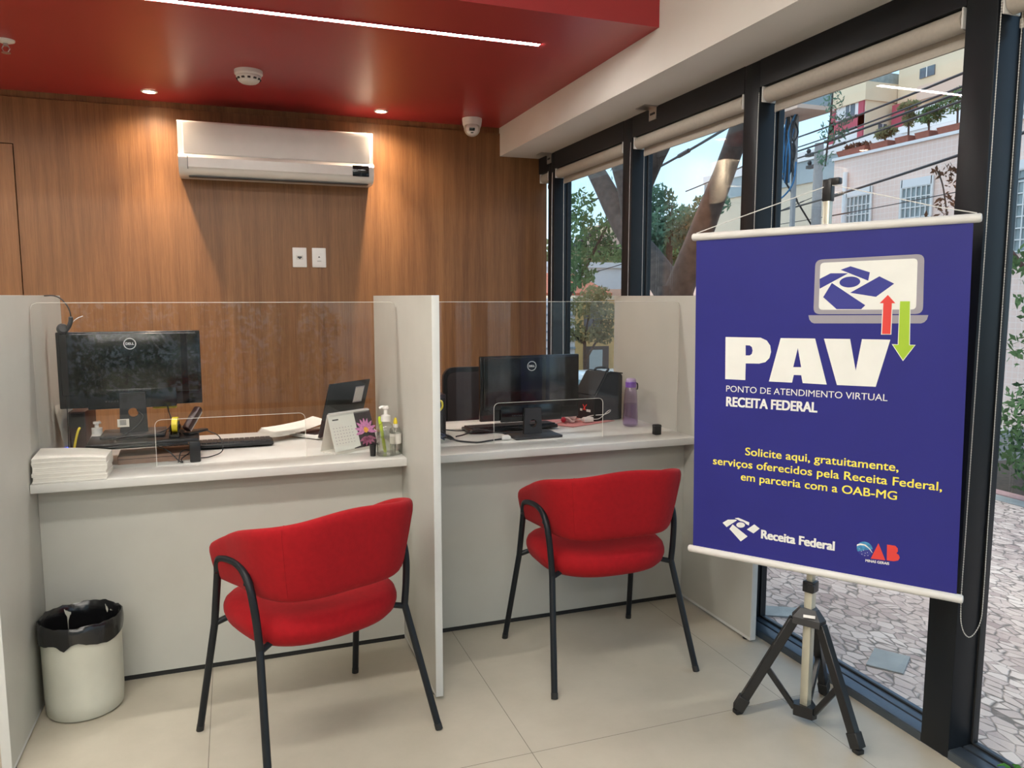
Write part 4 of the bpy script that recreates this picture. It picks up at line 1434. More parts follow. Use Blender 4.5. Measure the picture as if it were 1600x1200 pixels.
mb.add([page(0.44, 0.0, 0.0019), page(0.61, 0.0, 0.0019), page(0.61, 0.055, 0.0019), page(0.44, 0.02, 0.0019)], [[0, 1, 2, 3]], 1)
def ell(cx, cy, rx, ry, ang, m, off):
    ca, sa = math.cos(ang), math.sin(ang)
    pts = []
    for k in range(16):
        a = 2 * PI * k / 16
        x, y = rx * math.cos(a) * (1.0 if math.cos(a) < 0 else 1.15), ry * math.sin(a) * (1 - 0.45 * max(0, math.cos(a)))
        pts.append(page(cx + (x * ca - y * sa) * 0.72, cy + (x * sa + y * ca), off))
    mb.add(pts, [list(range(16))], m)
cx, cy = 0.80, 0.42
for k, a in enumerate((200, 225, 250, 285, 315, 340)):
    ell(cx + 0.10 * math.cos(R(a)), cy - 0.16 + 0.12 * math.sin(R(a)), 0.13, 0.05, R(a), 3, 0.0022)
for k, a in enumerate((-15, 15, 45, 70, 90, 110, 135, 165, 195)):
    ell(cx + 0.13 * math.cos(R(a)), cy + 0.03 + 0.16 * math.sin(R(a)), 0.16, 0.055, R(a), 2, 0.0023 + 0.00004 * k)
for k, a in enumerate((60, 90, 120, 30, 150)):
    ell(cx + 0.06 * math.cos(R(a)), cy + 0.01 + 0.08 * math.sin(R(a)), 0.10, 0.04, R(a), 2, 0.0028 + 0.00004 * k)
ell(cx, cy + 0.04, 0.075, 0.085, 0, 4, 0.0032)
for r in range(6):
    for c in range(7):
        u0, v0 = 0.06 + c * 0.068, 0.62 - r * 0.085
        mb.add([page(u0, v0, 0.0020), page(u0 + 0.022, v0, 0.0020), page(u0 + 0.022, v0 + 0.018, 0.0020), page(u0, v0 + 0.018, 0.0020)], [[0, 1, 2, 3]], 5)
mb.add([page(0.08, 0.84, 0.0020), page(0.22, 0.84, 0.0020), page(0.22, 0.875, 0.0020), page(0.08, 0.875, 0.0020)], [[0, 1, 2, 3]], 6)
mb.build('calendar_page', ['page_white', 'page_dark', 'petal_pink', 'petal_deep', 'petal_gold', 'print_grey', 'dark_grey'], t, smooth=False, recalc=False)
mb = MB()
for k in range(26):
    x = -hw + 0.010 + k * (2 * hw - 0.02) / 25
    mb.tube([(x, 0.0075 * math.cos(2 * PI * j / 10), H - 0.003 + 0.0075 * math.sin(2 * PI * j / 10)) for j in range(10)], 0.0011, 5, closed=True)
mb.build('spiral_binding', 'logo_silver', t)

# sanitiser and small items by the middle divider
MAT['clear_bottle'] = clear_mat('clear_bottle_plastic', (0.965, 0.975, 0.965), base=0.06, power=3.0)
MAT['gel'] = clear_mat('clear_gel', (0.975, 0.975, 0.95), base=0.04, power=3.0)
t = thing('hand_sanitizer', 'clear hand sanitizer bottle with white pump by the middle divider', 'hand sanitizer', (0.553, 2.985, ZT))
MB().lathe([(0, 0), (0.034, 0), (0.037, 0.004), (0.037, 0.085), (0.035, 0.105), (0.026, 0.124), (0.014, 0.132), (0.013, 0.142), (0, 0.142)], 36, sy=0.8).build('bottle', 'clear_bottle', t)
MB().lathe([(0, 0.003), (0.032, 0.003), (0.0345, 0.008), (0.0345, 0.074), (0, 0.074)], 32, sy=0.8).build('gel', 'gel', t)
MB().lathe([(0.0372, 0.020), (0.0375, 0.020), (0.0375, 0.078), (0.0372, 0.078)], 36, sy=0.8).build('label_film', 'gel', t)
mb = MB()
mb.lathe([(0, 0.138), (0.019, 0.138), (0.019, 0.160), (0.010, 0.164), (0.0075, 0.166), (0.0075, 0.184), (0.012, 0.186), (0.0135, 0.192), (0.011, 0.198), (0, 0.199)], 28)
mb.tube(smooth_path([(0, 0, 0.192), (-0.016, -0.002, 0.194), (-0.026, -0.003, 0.189)], 5), [0.0062] * 5 + [0.0055] * 5 + [0.0045], 10)
mb.build('pump', 'white_gloss', t)

t = thing('dropper_bottle', 'small clear bottle with a yellow cap right of the hand sanitizer', 'bottle', (0.594, 3.000, ZT))
MB().lathe([(0, 0), (0.021, 0), (0.023, 0.003), (0.023, 0.095), (0.016, 0.108), (0.010, 0.112), (0, 0.112)], 28).build('bottle', 'clear_bottle', t)
MB().lathe([(0.0232, 0.045), (0.0235, 0.045), (0.0235, 0.085), (0.0232, 0.085)], 28).build('label_film', 'paper', t)
MB().lathe([(0, 0.108), (0.011, 0.108), (0.010, 0.122), (0, 0.124)], 20).build('collar', 'white_plastic', t)
MB().lathe([(0, 0.120), (0.008, 0.120), (0.0085, 0.132), (0.004, 0.146), (0, 0.148)], 18).build('cap', 'cable_yellow', t)

t = thing('pen_holder', 'clear square pen holder behind the hand sanitizer', 'pen holder', (0.560, 3.046, ZT))
mb = MB()
for (x0, x1, y0, y1) in ((-0.028, 0.028, -0.028, -0.025), (-0.028, 0.028, 0.025, 0.028), (-0.028, -0.025, -0.025, 0.025), (0.025, 0.028, -0.025, 0.025)):
    mb.bx(x0, x1, y0, y1, 0.0, 0.095)
mb.bx(-0.028, 0.028, -0.028, 0.028, 0.0, 0.003)
mb.build('cup', 'clear_bottle', t, smooth=False)
MAT['highlighter'] = M('lime_highlighter', (0.55, 0.72, 0.04), 0.4)
t = thing('highlighter_pen', 'lime green highlighter pen leaning in the clear pen holder', 'pen', (0.560, 3.046, ZT + 0.004), rot=(R(4), R(-9), 0))
MB().tube([(0, 0, 0.0), (0, 0, 0.100)], 0.0065, 12).build('barrel', 'highlighter', t)
MB().tube([(0, 0, 0.098), (0, 0, 0.140), (0, 0, 0.147)], [0.0078, 0.0074, 0.004], 12).build('cap', 'highlighter', t)
t = tag(MB().lathe([(0, 0), (0.011, 0), (0.0135, 0.046), (0.0115, 0.046), (0.010, 0.004), (0, 0.004)], 20).build('black_cup', 'black_plastic'), 'tiny black cup between the desk calendar and the hand sanitizer', 'cup')
t.location = (0.502, 2.995, ZT)
MB().lathe([(0.0135, 0.043), (0.0142, 0.043), (0.0142, 0.047), (0.0120, 0.047)], 20).build('rim', 'black_plastic', t)
t = thing('card_stand', 'upright white card standing against the middle divider', 'card', (0.607, 3.050, ZT), rz=R(80))
MB().bx(-0.020, 0.020, -0.0015, 0.0015, 0.002, 0.095).build('card', 'paper', t)
MB().bx(-0.022, 0.022, -0.008, 0.008, 0.0, 0.006).build('foot', 'white_plastic', t)

# interfolded paper towels
t = thing('paper_towel_stack', 'thick stack of white paper towels on the corner of the left counter', 'paper towels', (-0.535, 2.988, ZT))
rng = random.Random(3)
NL = 13
for k in range(NL):
    z0 = 0.0003 + k * 0.0068
    th = 0.0064
    dx = rng.uniform(-0.002, 0.002) + 0.0016 * math.sin(k * 1.1)
    dy = rng.uniform(-0.0015, 0.0015)
    def topz(u, v):
        sag = 1.0 - 0.16 * (u ** 3) * (k / NL) - 0.05 * (1 - u) * (k / NL)
        lift = 0.012 * (k / NL) * v * (1 - u)
        return sag, lift
    rows = []
    for v in range(5):
        row = []
        for u in range(13):
            uu, vv = u / 12, v / 4
            sag, lift = topz(uu, vv)
            row.append((-0.112 + 0.222 * uu + dx, -0.068 + 0.142 * vv + dy, (z0) * sag + lift))
        rows.append(row)
    up = [[(p[0], p[1], p[2] + th) for p in r] for r in rows]
    mb = MB().grid(rows); mb.grid(up)
    per = [(v, 0) for v in range(5)] + [(4, u) for u in range(1, 13)] + [(v, 12) for v in range(3, -1, -1)] + [(0, u) for u in range(11, 0, -1)]
    lo = [rows[a][b] for a, b in per]; hi = [up[a][b] for a, b in per]
    c = (sum(p[0] for p in lo) / len(lo), sum(p[1] for p in lo) / len(lo))
    md = [((l[0] - c[0]) * 1.008 + c[0], (l[1] - c[1]) * 1.012 + c[1], (l[2] + h[2]) / 2) for l, h in zip(lo, hi)]
    mb.grid([lo, md, hi], close_v=True)
    mb.build('folded_sheets', 'paper', t, angle=60)

# ================================================================== THINGS ON THE RIGHT COUNTER
mon2 = monitor((1.256, 3.190, ZT), R(1.0), 'black monitor standing directly on the right counter', 0.240, 0.072, 0.362, 0.078)
keyboard((1.215, 3.385, ZT), R(2), 'black keyboard behind the foot of the monitor on the right counter')

t = thing('computer_box', 'dark computer box with a yellow cable beside the middle divider', 'computer', (0.790, 3.345, ZT), rz=R(0))
MB().bx(-0.030, 0.085, -0.070, 0.090, 0.004, 0.196, b=0.004).build('case', 'maroon_plastic', t)
MB().bx(-0.030, 0.085, -0.060, 0.080, 0.0, 0.006).build('stand', 'black_plastic', t)
MB().bx(-0.026, 0.080, -0.0715, -0.069, 0.020, 0.180).build('port_panel', 'black_plastic', t)
MB().tube(smooth_path([(0.050, -0.070, 0.170), (0.060, -0.095, 0.166), (0.055, -0.110, 0.140), (0.020, -0.110, 0.115), (-0.02, -0.105, 0.100), (-0.06, -0.10, 0.09)], 6), 0.0045, 8).build('network_cable', 'cable_yellow', t)
MB().bx(-0.028, 0.060, -0.072, 0.06, 0.1955, 0.199).build('top_label', 'print_grey', t)

t = thing('cable_bundle', 'tangle of black and blue cables with a white plug on the right counter', 'cables', (0.90, 3.22, ZT))
rng = random.Random(11)
for k in range(6):
    pts = [(-0.13 + rng.uniform(-0.02, 0.02), 0.03 + rng.uniform(-0.03, 0.03), 0.10 - 0.012 * k + rng.uniform(0, 0.02))]
    for i in range(5):
        pts.append((-0.12 + i * 0.022 + rng.uniform(-0.03, 0.03), -0.01 + rng.uniform(-0.05, 0.04), max(0.005, 0.06 - i * 0.016 + rng.uniform(0, 0.015))))
    MB().tube(smooth_path(pts, 6), 0.0030, 7).build('cable', 'cable_blue' if k % 3 == 0 else 'cable_black', t)
MB().tube(smooth_path([(-0.06, 0.06, 0.045), (-0.035, 0.0, 0.020), (-0.005, -0.045, 0.005), (0.045, -0.105, 0.005), (0.075, -0.118, 0.005), (0.125, -0.098, 0.005), (0.185, -0.085, 0.006)], 8), 0.0040, 9).build('cable', 'cable_black', t)
MB().tube(smooth_path([(-0.02, 0.10, 0.03), (0.05, 0.15, 0.012), (0.13, 0.18, 0.006), (0.22, 0.17, 0.012), (0.30, 0.10, 0.02), (0.36, 0.06, 0.02)], 8), 0.0026, 7).build('cable', 'cable_black', t)
MB().tube(smooth_path([(0.01, 0.02, 0.01), (0.06, 0.05, 0.012), (0.12, 0.055, 0.030), (0.18, 0.035, 0.020), (0.24, 0.02, 0.012), (0.34, 0.02, 0.008)], 8), 0.0034, 7).build('cable', 'cable_black', t)
pg = MB().box((0.205, -0.082, 0.012), (0.036, 0.022, 0.020), b=0.004, T=None).box((0.222, -0.083, 0.010), (0.014, 0.014, 0.014), b=0.003).build('plug', 'white_plastic', t)

t = thing('notepad', 'white sheets lying on the right counter behind the tangled cables', 'papers', (1.03, 3.53, ZT), rz=R(-4))
for k in range(3):
    MB().bx(-0.16 + 0.006 * k, 0.16 + 0.004 * k, -0.085, 0.09, 0.0003 + 0.0022 * k, 0.0022 + 0.0022 * k).build('sheet', 'paper', t)

MAT['folder_pink'] = M('pink_card_folder', (0.62, 0.27, 0.26), 0.5, var=0.03)
t = thing('paper_folder', 'pink folder lying on the right counter in front of the black bag', 'folder', (1.585, 3.455, ZT))
MB().prism([(-0.22, 0.10), (-0.065, -0.118), (0.215, -0.012), (0.06, 0.185)], 0.0006, 0.0026).build('back_cover', 'folder_pink', t, smooth=False)
MB().prism([(-0.215, 0.095), (-0.060, -0.112), (0.195, -0.015), (0.045, 0.178)], 0.0032, 0.0052, T=Matrix.Rotation(R(1.0), 4, 'X') @ Matrix.Rotation(R(-1), 4, 'Z')).build('front_cover', 'folder_pink', t, smooth=False)

t = thing('phone_charger', 'small white phone charger with its cable looped on the pink folder', 'charger', (1.642, 3.420, ZT + 0.008), rz=R(8))
MB().bx(-0.032, 0.022, -0.014, 0.014, 0.0, 0.024, b=0.005).build('charger_block', 'white_gloss', t)
mb = MB()
for s in (-1, 1):
    mb.tube([(-0.034, s * 0.006, 0.012), (-0.048, s * 0.006, 0.012)], 0.002, 8)
mb.build('pin', 'steel', t)
MB().tube(smooth_path([(0.022, 0, 0.012), (0.040, 0.0, 0.010), (0.075, 0.01, 0.012), (0.125, 0.02, 0.040), (0.145, 0.025, 0.046), (0.140, 0.02, 0.038), (0.090, 0.0, 0.030), (0.03, 0.02, 0.026), (-0.03, 0.05, 0.006), (-0.12, 0.06, 0.001), (-0.19, 0.02, 0.001)], 7), 0.0020, 7).build('charger_cable', 'cable_white', t)
MAT['pale_pink'] = M('pale_pink_plastic', (0.66, 0.50, 0.48), 0.4)
MAT['berry_red'] = M('red_plastic_ball', (0.50, 0.02, 0.05), 0.35)
t = thing('key_charm', 'pale pink charm with a red ball on the pink folder', 'charm', (1.545, 3.455, ZT + 0.008))
MB().tube(smooth_path([(-0.030, 0.015, 0.018), (-0.01, 0.01, 0.024), (0.02, 0.005, 0.024), (0.04, -0.002, 0.014)], 6), [0.012] + [0.018] * 17 + [0.011], 14).build('pouch', 'pale_pink', t)
MB().lathe([(0, -0.014), (0.008, -0.011), (0.014, 0), (0.008, 0.011), (0, 0.014)], 18, T=Matrix.Translation((-0.032, -0.018, 0.0145))).build('ball', 'berry_red', t, angle=80)
MB().tube(smooth_path([(-0.015, -0.002, 0.026), (-0.004, -0.022, 0.018), (0.006, -0.030, 0.006), (0.02, -0.03, 0.004)], 6), 0.006, 8).build('strap', 'pale_pink', t)

# black cool bag
MAT['bag_fabric'] = M('black_bag_fabric', (0.013, 0.013, 0.014), 0.75, var=0.1, scale=120, bump=0.25, bscale=260)
t = thing('lunch_bag', 'black zipped lunch bag standing by the window on the right counter', 'bag', (1.748, 3.535, ZT), rz=R(16))
BW = 0.078
prof = [(-0.092, 0.0), (0.098, 0.0), (0.100, 0.222), (0.092, 0.234), (0.030, 0.246), (0.000, 0.244), (-0.012, 0.236), (-0.086, 0.128), (-0.093, 0.112)]
TB = Matrix(((1, 0, 0, 0), (0, 0, 1, 0), (0, 1, 0, 0), (0, 0, 0, 1)))
b = bmesh.new()
vs = [b.verts.new((x, -BW, z)) for x, z in prof]; f = b.faces.new(vs)
ex = bmesh.ops.extrude_face_region(b, geom=[f])
for v in [g for g in ex['geom'] if isinstance(g, bmesh.types.BMVert)]:
    v.co.y += 2 * BW
bmesh.ops.recalc_face_normals(b, faces=b.faces[:])
bmesh.ops.bevel(b, geom=b.edges[:], offset=0.009, segments=3, affect='EDGES', profile=0.5)
MB().bm(b).build('body', 'bag_fabric', t, angle=60)
for y in (-BW - 0.001, BW + 0.001):
    MB().tube([(-0.094, y * 0.985, 0.01), (-0.094, y * 0.985, 0.114), (-0.086, y * 0.985, 0.132), (-0.012, y * 0.985, 0.240), (0.010, y * 0.985, 0.248), (0.094, y * 0.985, 0.236)], 0.0032, 7).build('piping', 'black_plastic', t)
Tf = Matrix.Translation((-0.048, 0, 0.186)) @ Matrix.Rotation(R(-55.5), 4, 'Y')
MB().bx(-0.064, 0.070, -0.072, 0.072, -0.002, 0.007, b=0.003, T=Tf).build('flap', 'bag_fabric', t)
MB().tube(smooth_path([(0.015, -0.045, 0.246), (0.03, -0.042, 0.258), (0.05, 0.0, 0.262), (0.03, 0.042, 0.258), (0.015, 0.045, 0.246)], 6), 0.006, 8).build('carry_handle', 'bag_fabric', t)
lg = MB()
pl = lambda u, v: (-0.0935, -u, v)
for pts in ([(-0.012, 0.082), (-0.004, 0.082), (0.014, 0.054), (0.006, 0.054)], [(0.016, 0.084), (0.022, 0.084), (-0.004, 0.054), (-0.011, 0.054)]):
    lg.add([pl(*p) for p in pts], [[3, 2, 1, 0]], 0)
for k, x in enumerate((-0.030, -0.021, 0.018, 0.026, 0.034, 0.042)):
    lg.add([pl(x, 0.048), pl(x + 0.0060, 0.048), pl(x + 0.0060, 0.060), pl(x, 0.060)], [[0, 1, 2, 3]], 1)
lg.build('logo', ['print_red', 'print_white'], t, smooth=False, recalc=False)

# purple bottle
MAT['purple_clear'] = clear_mat('clear_purple_plastic', (0.84, 0.75, 0.93), base=0.06, power=3.0, rough=0.03)
MAT['water'] = clear_mat('water_in_bottle', (0.88, 0.83, 0.93), base=0.05, power=3.0)
MAT['purple_plastic'] = M('purple_plastic', (0.17, 0.07, 0.36), 0.35)
MAT['lilac_plastic'] = M('lilac_plastic', (0.42, 0.33, 0.52), 0.35)
t = thing('water_bottle', 'clear purple water bottle standing beside the black lunch bag', 'water bottle', (1.800, 3.285, ZT))
MB().lathe([(0, 0.002), (0.030, 0.002), (0.036, 0.006), (0.0375, 0.018), (0.036, 0.060), (0.0335, 0.115), (0.031, 0.150), (0.029, 0.172), (0.0255, 0.184), (0.0225, 0.190), (0.0225, 0.198)], 40).build('bottle', 'purple_clear', t)
MB().lathe([(0, 0.005), (0.031, 0.005), (0.035, 0.018), (0.0338, 0.060), (0.0315, 0.110), (0, 0.110)], 36).build('water', 'water', t)
MB().lathe([(0, 0.190), (0.0265, 0.190), (0.0265, 0.214), (0.024, 0.217), (0, 0.217)], 32).build('collar', 'purple_plastic', t)
MB().lathe([(0, 0.215), (0.024, 0.215), (0.0245, 0.226), (0.019, 0.232), (0, 0.233)], 32).build('lid', 'lilac_plastic', t)
MB().tube(smooth_path([(0.024, 0, 0.208), (0.034, 0, 0.206), (0.037, 0, 0.196), (0.036, 0, 0.182), (0.033, 0, 0.176)], 5), 0.0035, 8).build('strap_loop', 'black_plastic', t)

t = thing('plastic_block', 'small black block on the front edge of the right counter', 'block', (1.800, 3.035, ZT))
MB().bx(-0.0165, 0.0165, -0.014, 0.014, 0.0, 0.046, b=0.003).build('block', 'rubber', t)
MB().bx(-0.0168, 0.0168, -0.0143, 0.0143, 0.038, 0.041).build('groove_band', 'dark_grey', t)

# office chair behind the right counter
MAT['mesh_dark'] = M('dark_mesh_fabric', (0.018, 0.011, 0.012), 0.6, var=0.15, scale=200)
t = thing('office_chair', 'dark office chair with a rounded back behind the right counter', 'chair', (1.335, 4.22, 0), rz=0)
MB().prism(rrect(-0.255, 0.255, 0.60, 1.012, 0.060), -0.125, -0.095, T=Matrix(((1, 0, 0, 0), (0, 0, 1, 0), (0, 1, 0, 0), (0, 0, 0, 1)))).build('back_frame', 'black_plastic', t)
MB().prism(rrect(-0.232, 0.232, 0.625, 0.985, 0.045), -0.129, -0.091, T=Matrix(((1, 0, 0, 0), (0, 0, 1, 0), (0, 1, 0, 0), (0, 0, 0, 1)))).build('back_mesh', 'mesh_dark', t)
MB().bx(-0.25, 0.25, -0.10, 0.36, 0.45, 0.52, b=0.03, seg=3).build('seat', 'mesh_dark', t)
MB().tube([(0, -0.12, 0.68), (0, -0.15, 0.58), (0, -0.10, 0.46), (0, 0.10, 0.44)], 0.022, 12).build('back_post', 'black_plastic', t)
MB().lathe([(0, 0.07), (0.028, 0.07), (0.028, 0.25), (0.020, 0.25), (0.020, 0.44), (0, 0.44)], 20, T=Matrix.Translation((0, 0.12, 0))).build('gas_lift', 'black_plastic', t)
for k in range(5):
    a = 2 * PI * k / 5 + 0.3
    e = (0.27 * math.cos(a), 0.12 + 0.27 * math.sin(a))
    lg = MB(); bar(lg, (0, 0.12, 0.10), (e[0], e[1], 0.075), 0.040, 0.030)
    l = lg.build('base_arm', 'black_plastic', t)
    MB().lathe([(0, -0.022), (0.027, -0.022), (0.029, 0), (0.027, 0.022), (0, 0.022)], 20, T=Matrix.Translation((e[0], e[1], 0.029)) @ Matrix.Rotation(a, 4, 'Z') @ Matrix.Rotation(R(90), 4, 'X')).build('caster', 'rubber', l)
for s in (-1, 1):
    MB().tube(smooth_path([(s * 0.20, 0.10, 0.46), (s * 0.285, 0.08, 0.48), (s * 0.295, 0.06, 0.62), (s * 0.285, 0.10, 0.665)], 5), 0.014, 10).bx(s * 0.285 - 0.03, s * 0.285 + 0.03, -0.02, 0.22, 0.662, 0.685, b=0.010).build('armrest', 'black_plastic', t)


# ================================================================== THE STREET OUTSIDE
MAT['cobble'] = cobble_mat('stone_pavement')
MAT['asphalt'] = M('asphalt', (0.10, 0.10, 0.10), 0.85, var=0.15, scale=8)
MAT['concrete'] = M('grey_concrete', (0.33, 0.33, 0.32), 0.8, var=0.12, scale=10)
MAT['pink_kerb'] = M('pinkish_kerb', (0.45, 0.27, 0.26), 0.8, var=0.1)
MAT['soil'] = M('dark_soil', (0.05, 0.035, 0.025), 0.9, var=0.3, scale=30)
MAT['pink_tile'] = tile_mat('pale_pink_facade_tiles', 0.11, 0.02, 0.03, (0.82, 0.585, 0.49), (0.87, 0.645, 0.555), (0.88, 0.72, 0.65), jw=0.010, axes=('Y', 'Z'), rough=0.6, nscale=0.8)
MAT['beige_wall'] = M('beige_render', (0.66, 0.55, 0.42), 0.8, var=0.06, scale=1.5)
MAT['cream_wall'] = M('cream_render', (0.70, 0.55, 0.38), 0.8, var=0.04, scale=0.6)
MAT['white_wall'] = M('white_render', (0.74, 0.72, 0.72), 0.8, var=0.04, scale=0.6)
MAT['yellow_wall'] = M('ochre_render', (0.66, 0.44, 0.18), 0.8, var=0.08, scale=1.2)
MAT['grey_blue_wall'] = M('grey_blue_cladding', (0.33, 0.38, 0.40), 0.7, var=0.05, scale=1.5)
MAT['crimson_wall'] = M('crimson_render', (0.42, 0.07, 0.10), 0.7, var=0.05, scale=0.8)
MAT['peach_wall'] = M('peach_render', (0.66, 0.46, 0.36), 0.8, var=0.05, scale=0.3)
MAT['roof_tile'] = M('terracotta_roof', (0.44, 0.13, 0.07), 0.8, var=0.25, scale=9)
MAT['window_dark'] = M('dark_window_glass', (0.10, 0.12, 0.14), 0.2, var=0.2, scale=3)
MAT['window_pale'] = M('pale_window_glass', (0.27, 0.32, 0.33), 0.25, var=0.2, scale=4)
MAT['frame_white'] = M('white_metal_bars', (0.72, 0.70, 0.68), 0.5)
MAT['gate_dark'] = M('dark_gate_frame', (0.05, 0.045, 0.045), 0.5)
MAT['gate_pale'] = M('pale_blue_gate', (0.40, 0.48, 0.49), 0.5, var=0.05)
MAT['bark'] = M('grey_brown_bark', (0.075, 0.055, 0.045), 0.9, var=0.35, scale=14, bump=0.6, bscale=30)
MAT['bark_red'] = M('reddish_bark', (0.14, 0.07, 0.055), 0.9, var=0.3, scale=20, bump=0.5, bscale=40)
def leaf_mat(name, col, var, scale):
    m, nt, out = new_mat(name)
    N, L = nt.nodes, nt.links
    tc = N.new('ShaderNodeTexCoord')
    n = N.new('ShaderNodeTexNoise'); n.inputs['Scale'].default_value = scale; n.inputs['Detail'].default_value = 3
    L.new(tc.outputs['Object'], n.inputs['Vector'])
    r = N.new('ShaderNodeValToRGB')
    r.color_ramp.elements[0].position = 0.3; r.color_ramp.elements[1].position = 0.7
    r.color_ramp.elements[0].color = tuple(c * (1 - var) for c in col) + (1,)
    r.color_ramp.elements[1].color = tuple(c * (1 + var) for c in col) + (1,)
    L.new(n.outputs['Fac'], r.inputs['Fac'])
    d = N.new('ShaderNodeBsdfDiffuse'); t_ = N.new('ShaderNodeBsdfTranslucent'); mx = N.new('ShaderNodeMixShader')
    mx.inputs[0].default_value = 0.45
    L.new(r.outputs['Color'], d.inputs['Color']); L.new(r.outputs['Color'], t_.inputs['Color'])
    L.new(d.outputs[0], mx.inputs[1]); L.new(t_.outputs[0], mx.inputs[2]); L.new(mx.outputs[0], out.inputs['Surface'])
    return m
MAT['leaf'] = leaf_mat('green_leaves', (0.150, 0.235, 0.105), 0.5, 2.2)
MAT['leaf_blue'] = leaf_mat('blue_green_leaves', (0.120, 0.215, 0.145), 0.45, 2.2)
MAT['leaf_olive'] = leaf_mat('olive_leaves', (0.26, 0.25, 0.13), 0.4, 2.2)
MAT['leaf_dark'] = leaf_mat('dark_leaves', (0.055, 0.10, 0.05), 0.5, 2.5)
MAT['leaf_rust'] = leaf_mat('rusty_leaves', (0.16, 0.085, 0.055), 0.5, 4)
MAT['terracotta'] = M('terracotta_planter', (0.26, 0.09, 0.06), 0.8, var=0.1)
MAT['pole_grey'] = M('grey_concrete_pole', (0.36, 0.34, 0.33), 0.85, var=0.08)
MAT['wire'] = M('dark_overhead_cable', (0.02, 0.02, 0.023), 0.6)
MAT['wire_blue'] = M('blue_overhead_cable', (0.03, 0.16, 0.34), 0.5)
MAT['car_paint'] = M('silver_car_paint', (0.62, 0.66, 0.68), 0.25, 0.1, var=0.02, coat=0.5)
MAT['car_glass'] = M('car_window', (0.16, 0.22, 0.23), 0.1, var=0.1)

def gz(y):
    if y < 4.0:
        return -0.02
    t_ = min(1.0, (y - 4.0) / 15.0)
    s_ = t_ * t_ * (3 - 2 * t_)
    return -0.02 - 2.55 * (0.45 * t_ + 0.55 * s_)

ys = [-8 + 0.75 * i for i in range(72)]
def strip(name, x0, x1, z_top, z_bot, mat):
    mb = MB()
    rows_t = [[(x0, y, gz(y) + z_top), (x1, y, gz(y) + z_top)] for y in ys]
    rows_b = [[(x0, y, gz(y) + z_bot), (x1, y, gz(y) + z_bot)] for y in ys]
    mb.grid(rows_t); mb.grid(rows_b)
    mb.grid([[r[0] for r in rows_t], [r[0] for r in rows_b]]); mb.grid([[r[1] for r in rows_t], [r[1] for r in rows_b]])
    return struct(mb.build(name, mat, smooth=False))
strip('sidewalk', 2.125, 5.0, 0.0, -0.25, 'cobble')
strip('kerb', 5.0, 5.14, 0.004, -0.30, 'concrete')
strip('road', 5.14, 11.4, -0.13, -0.40, 'asphalt')
strip('sidewalk_opposite', 11.4, 40.0, 0.0, -0.40, 'concrete')
o = MB().bx(-30, 2.16, 5.12, 60, -3.4, -2.9).bx(-30, 2.0, -40, -4.12, -0.2, -0.02).bx(2.0, 60, -40, -8.0, -0.3, -0.1).bx(5.0, 140, 45, 160, -4.0, -2.6).build('ground', 'concrete'); struct(o)
t = tag(MB().bx(-0.085, 0.085, -0.065, 0.065, 0.0, 0.006).build('inspection_cover', 'concrete'), 'square grey cover in the stone pavement right of the tripod', 'cover')
t.location = (2.365, 2.205, -0.0195); t.rotation_euler = (0, 0, R(35))
t = tag(MB().bx(-0.090, 0.090, -0.055, 0.055, 0.0, 0.006).build('inspection_cover', 'concrete'), 'small dark cover in the stone pavement left of the tripod pole', 'cover')
t.location = (2.29, 2.735, -0.0195); t.rotation_euler = (0, 0, R(-30))

# planting bed with shrubs in front of the right-hand window
bed = tag(MB().bx(-0.06, 0.06, -2.6, 2.2, -0.15, 0.05).bx(0.06, 1.3, -2.6, 2.2, -0.15, 0.02).build('planting_bed', ['pink_kerb']), 'low pink-edged planting bed along the pavement at the right edge', 'planter')
bed.location = (5.20, 2.6, -0.06)
MB().bx(0.06, 1.28, -2.55, 2.15, 0.02, 0.045).build('soil', 'soil', bed)

def leaf_cloud(mb, blobs, n, size, seed, m=0, asp=0.45, droop=0.0):
    """leaves scattered through soft ellipsoid blobs: (x, y, z, rx, ry, rz)"""
    g = np.random.default_rng(seed)
    vol = np.array([b[3] * b[4] * b[5] for b in blobs]) ** 0.7
    cnt = np.maximum(3, (n * vol / vol.sum()).astype(int))
    vs, fs = [], []
    for b, c in zip(blobs, cnt):
        d = g.normal(size=(c, 3)); d /= np.linalg.norm(d, axis=1)[:, None]
        r = g.uniform(0.15, 1.0, size=(c, 1)) ** 0.5
        p = np.array(b[:3]) + d * r * np.array(b[3:6])
        a = g.normal(size=(c, 3)); a[:, 2] -= droop; a /= np.linalg.norm(a, axis=1)[:, None]
        w = np.cross(a, g.normal(size=(c, 3))); w /= np.linalg.norm(w, axis=1)[:, None]
        s = size * g.uniform(0.6, 1.35, size=(c, 1))
        for i in range(c):
            o = len(vs)
            A, Wv, P_, S = a[i], w[i] * asp, p[i], float(s[i, 0])
            vs += [tuple(P_ - A * S * 0.5), tuple(P_ + Wv * S * 0.5), tuple(P_ + A * S * 0.5), tuple(P_ - Wv * S * 0.5)]
            fs.append([o, o + 1, o + 2, o + 3])
    mb.add(vs, fs, m)

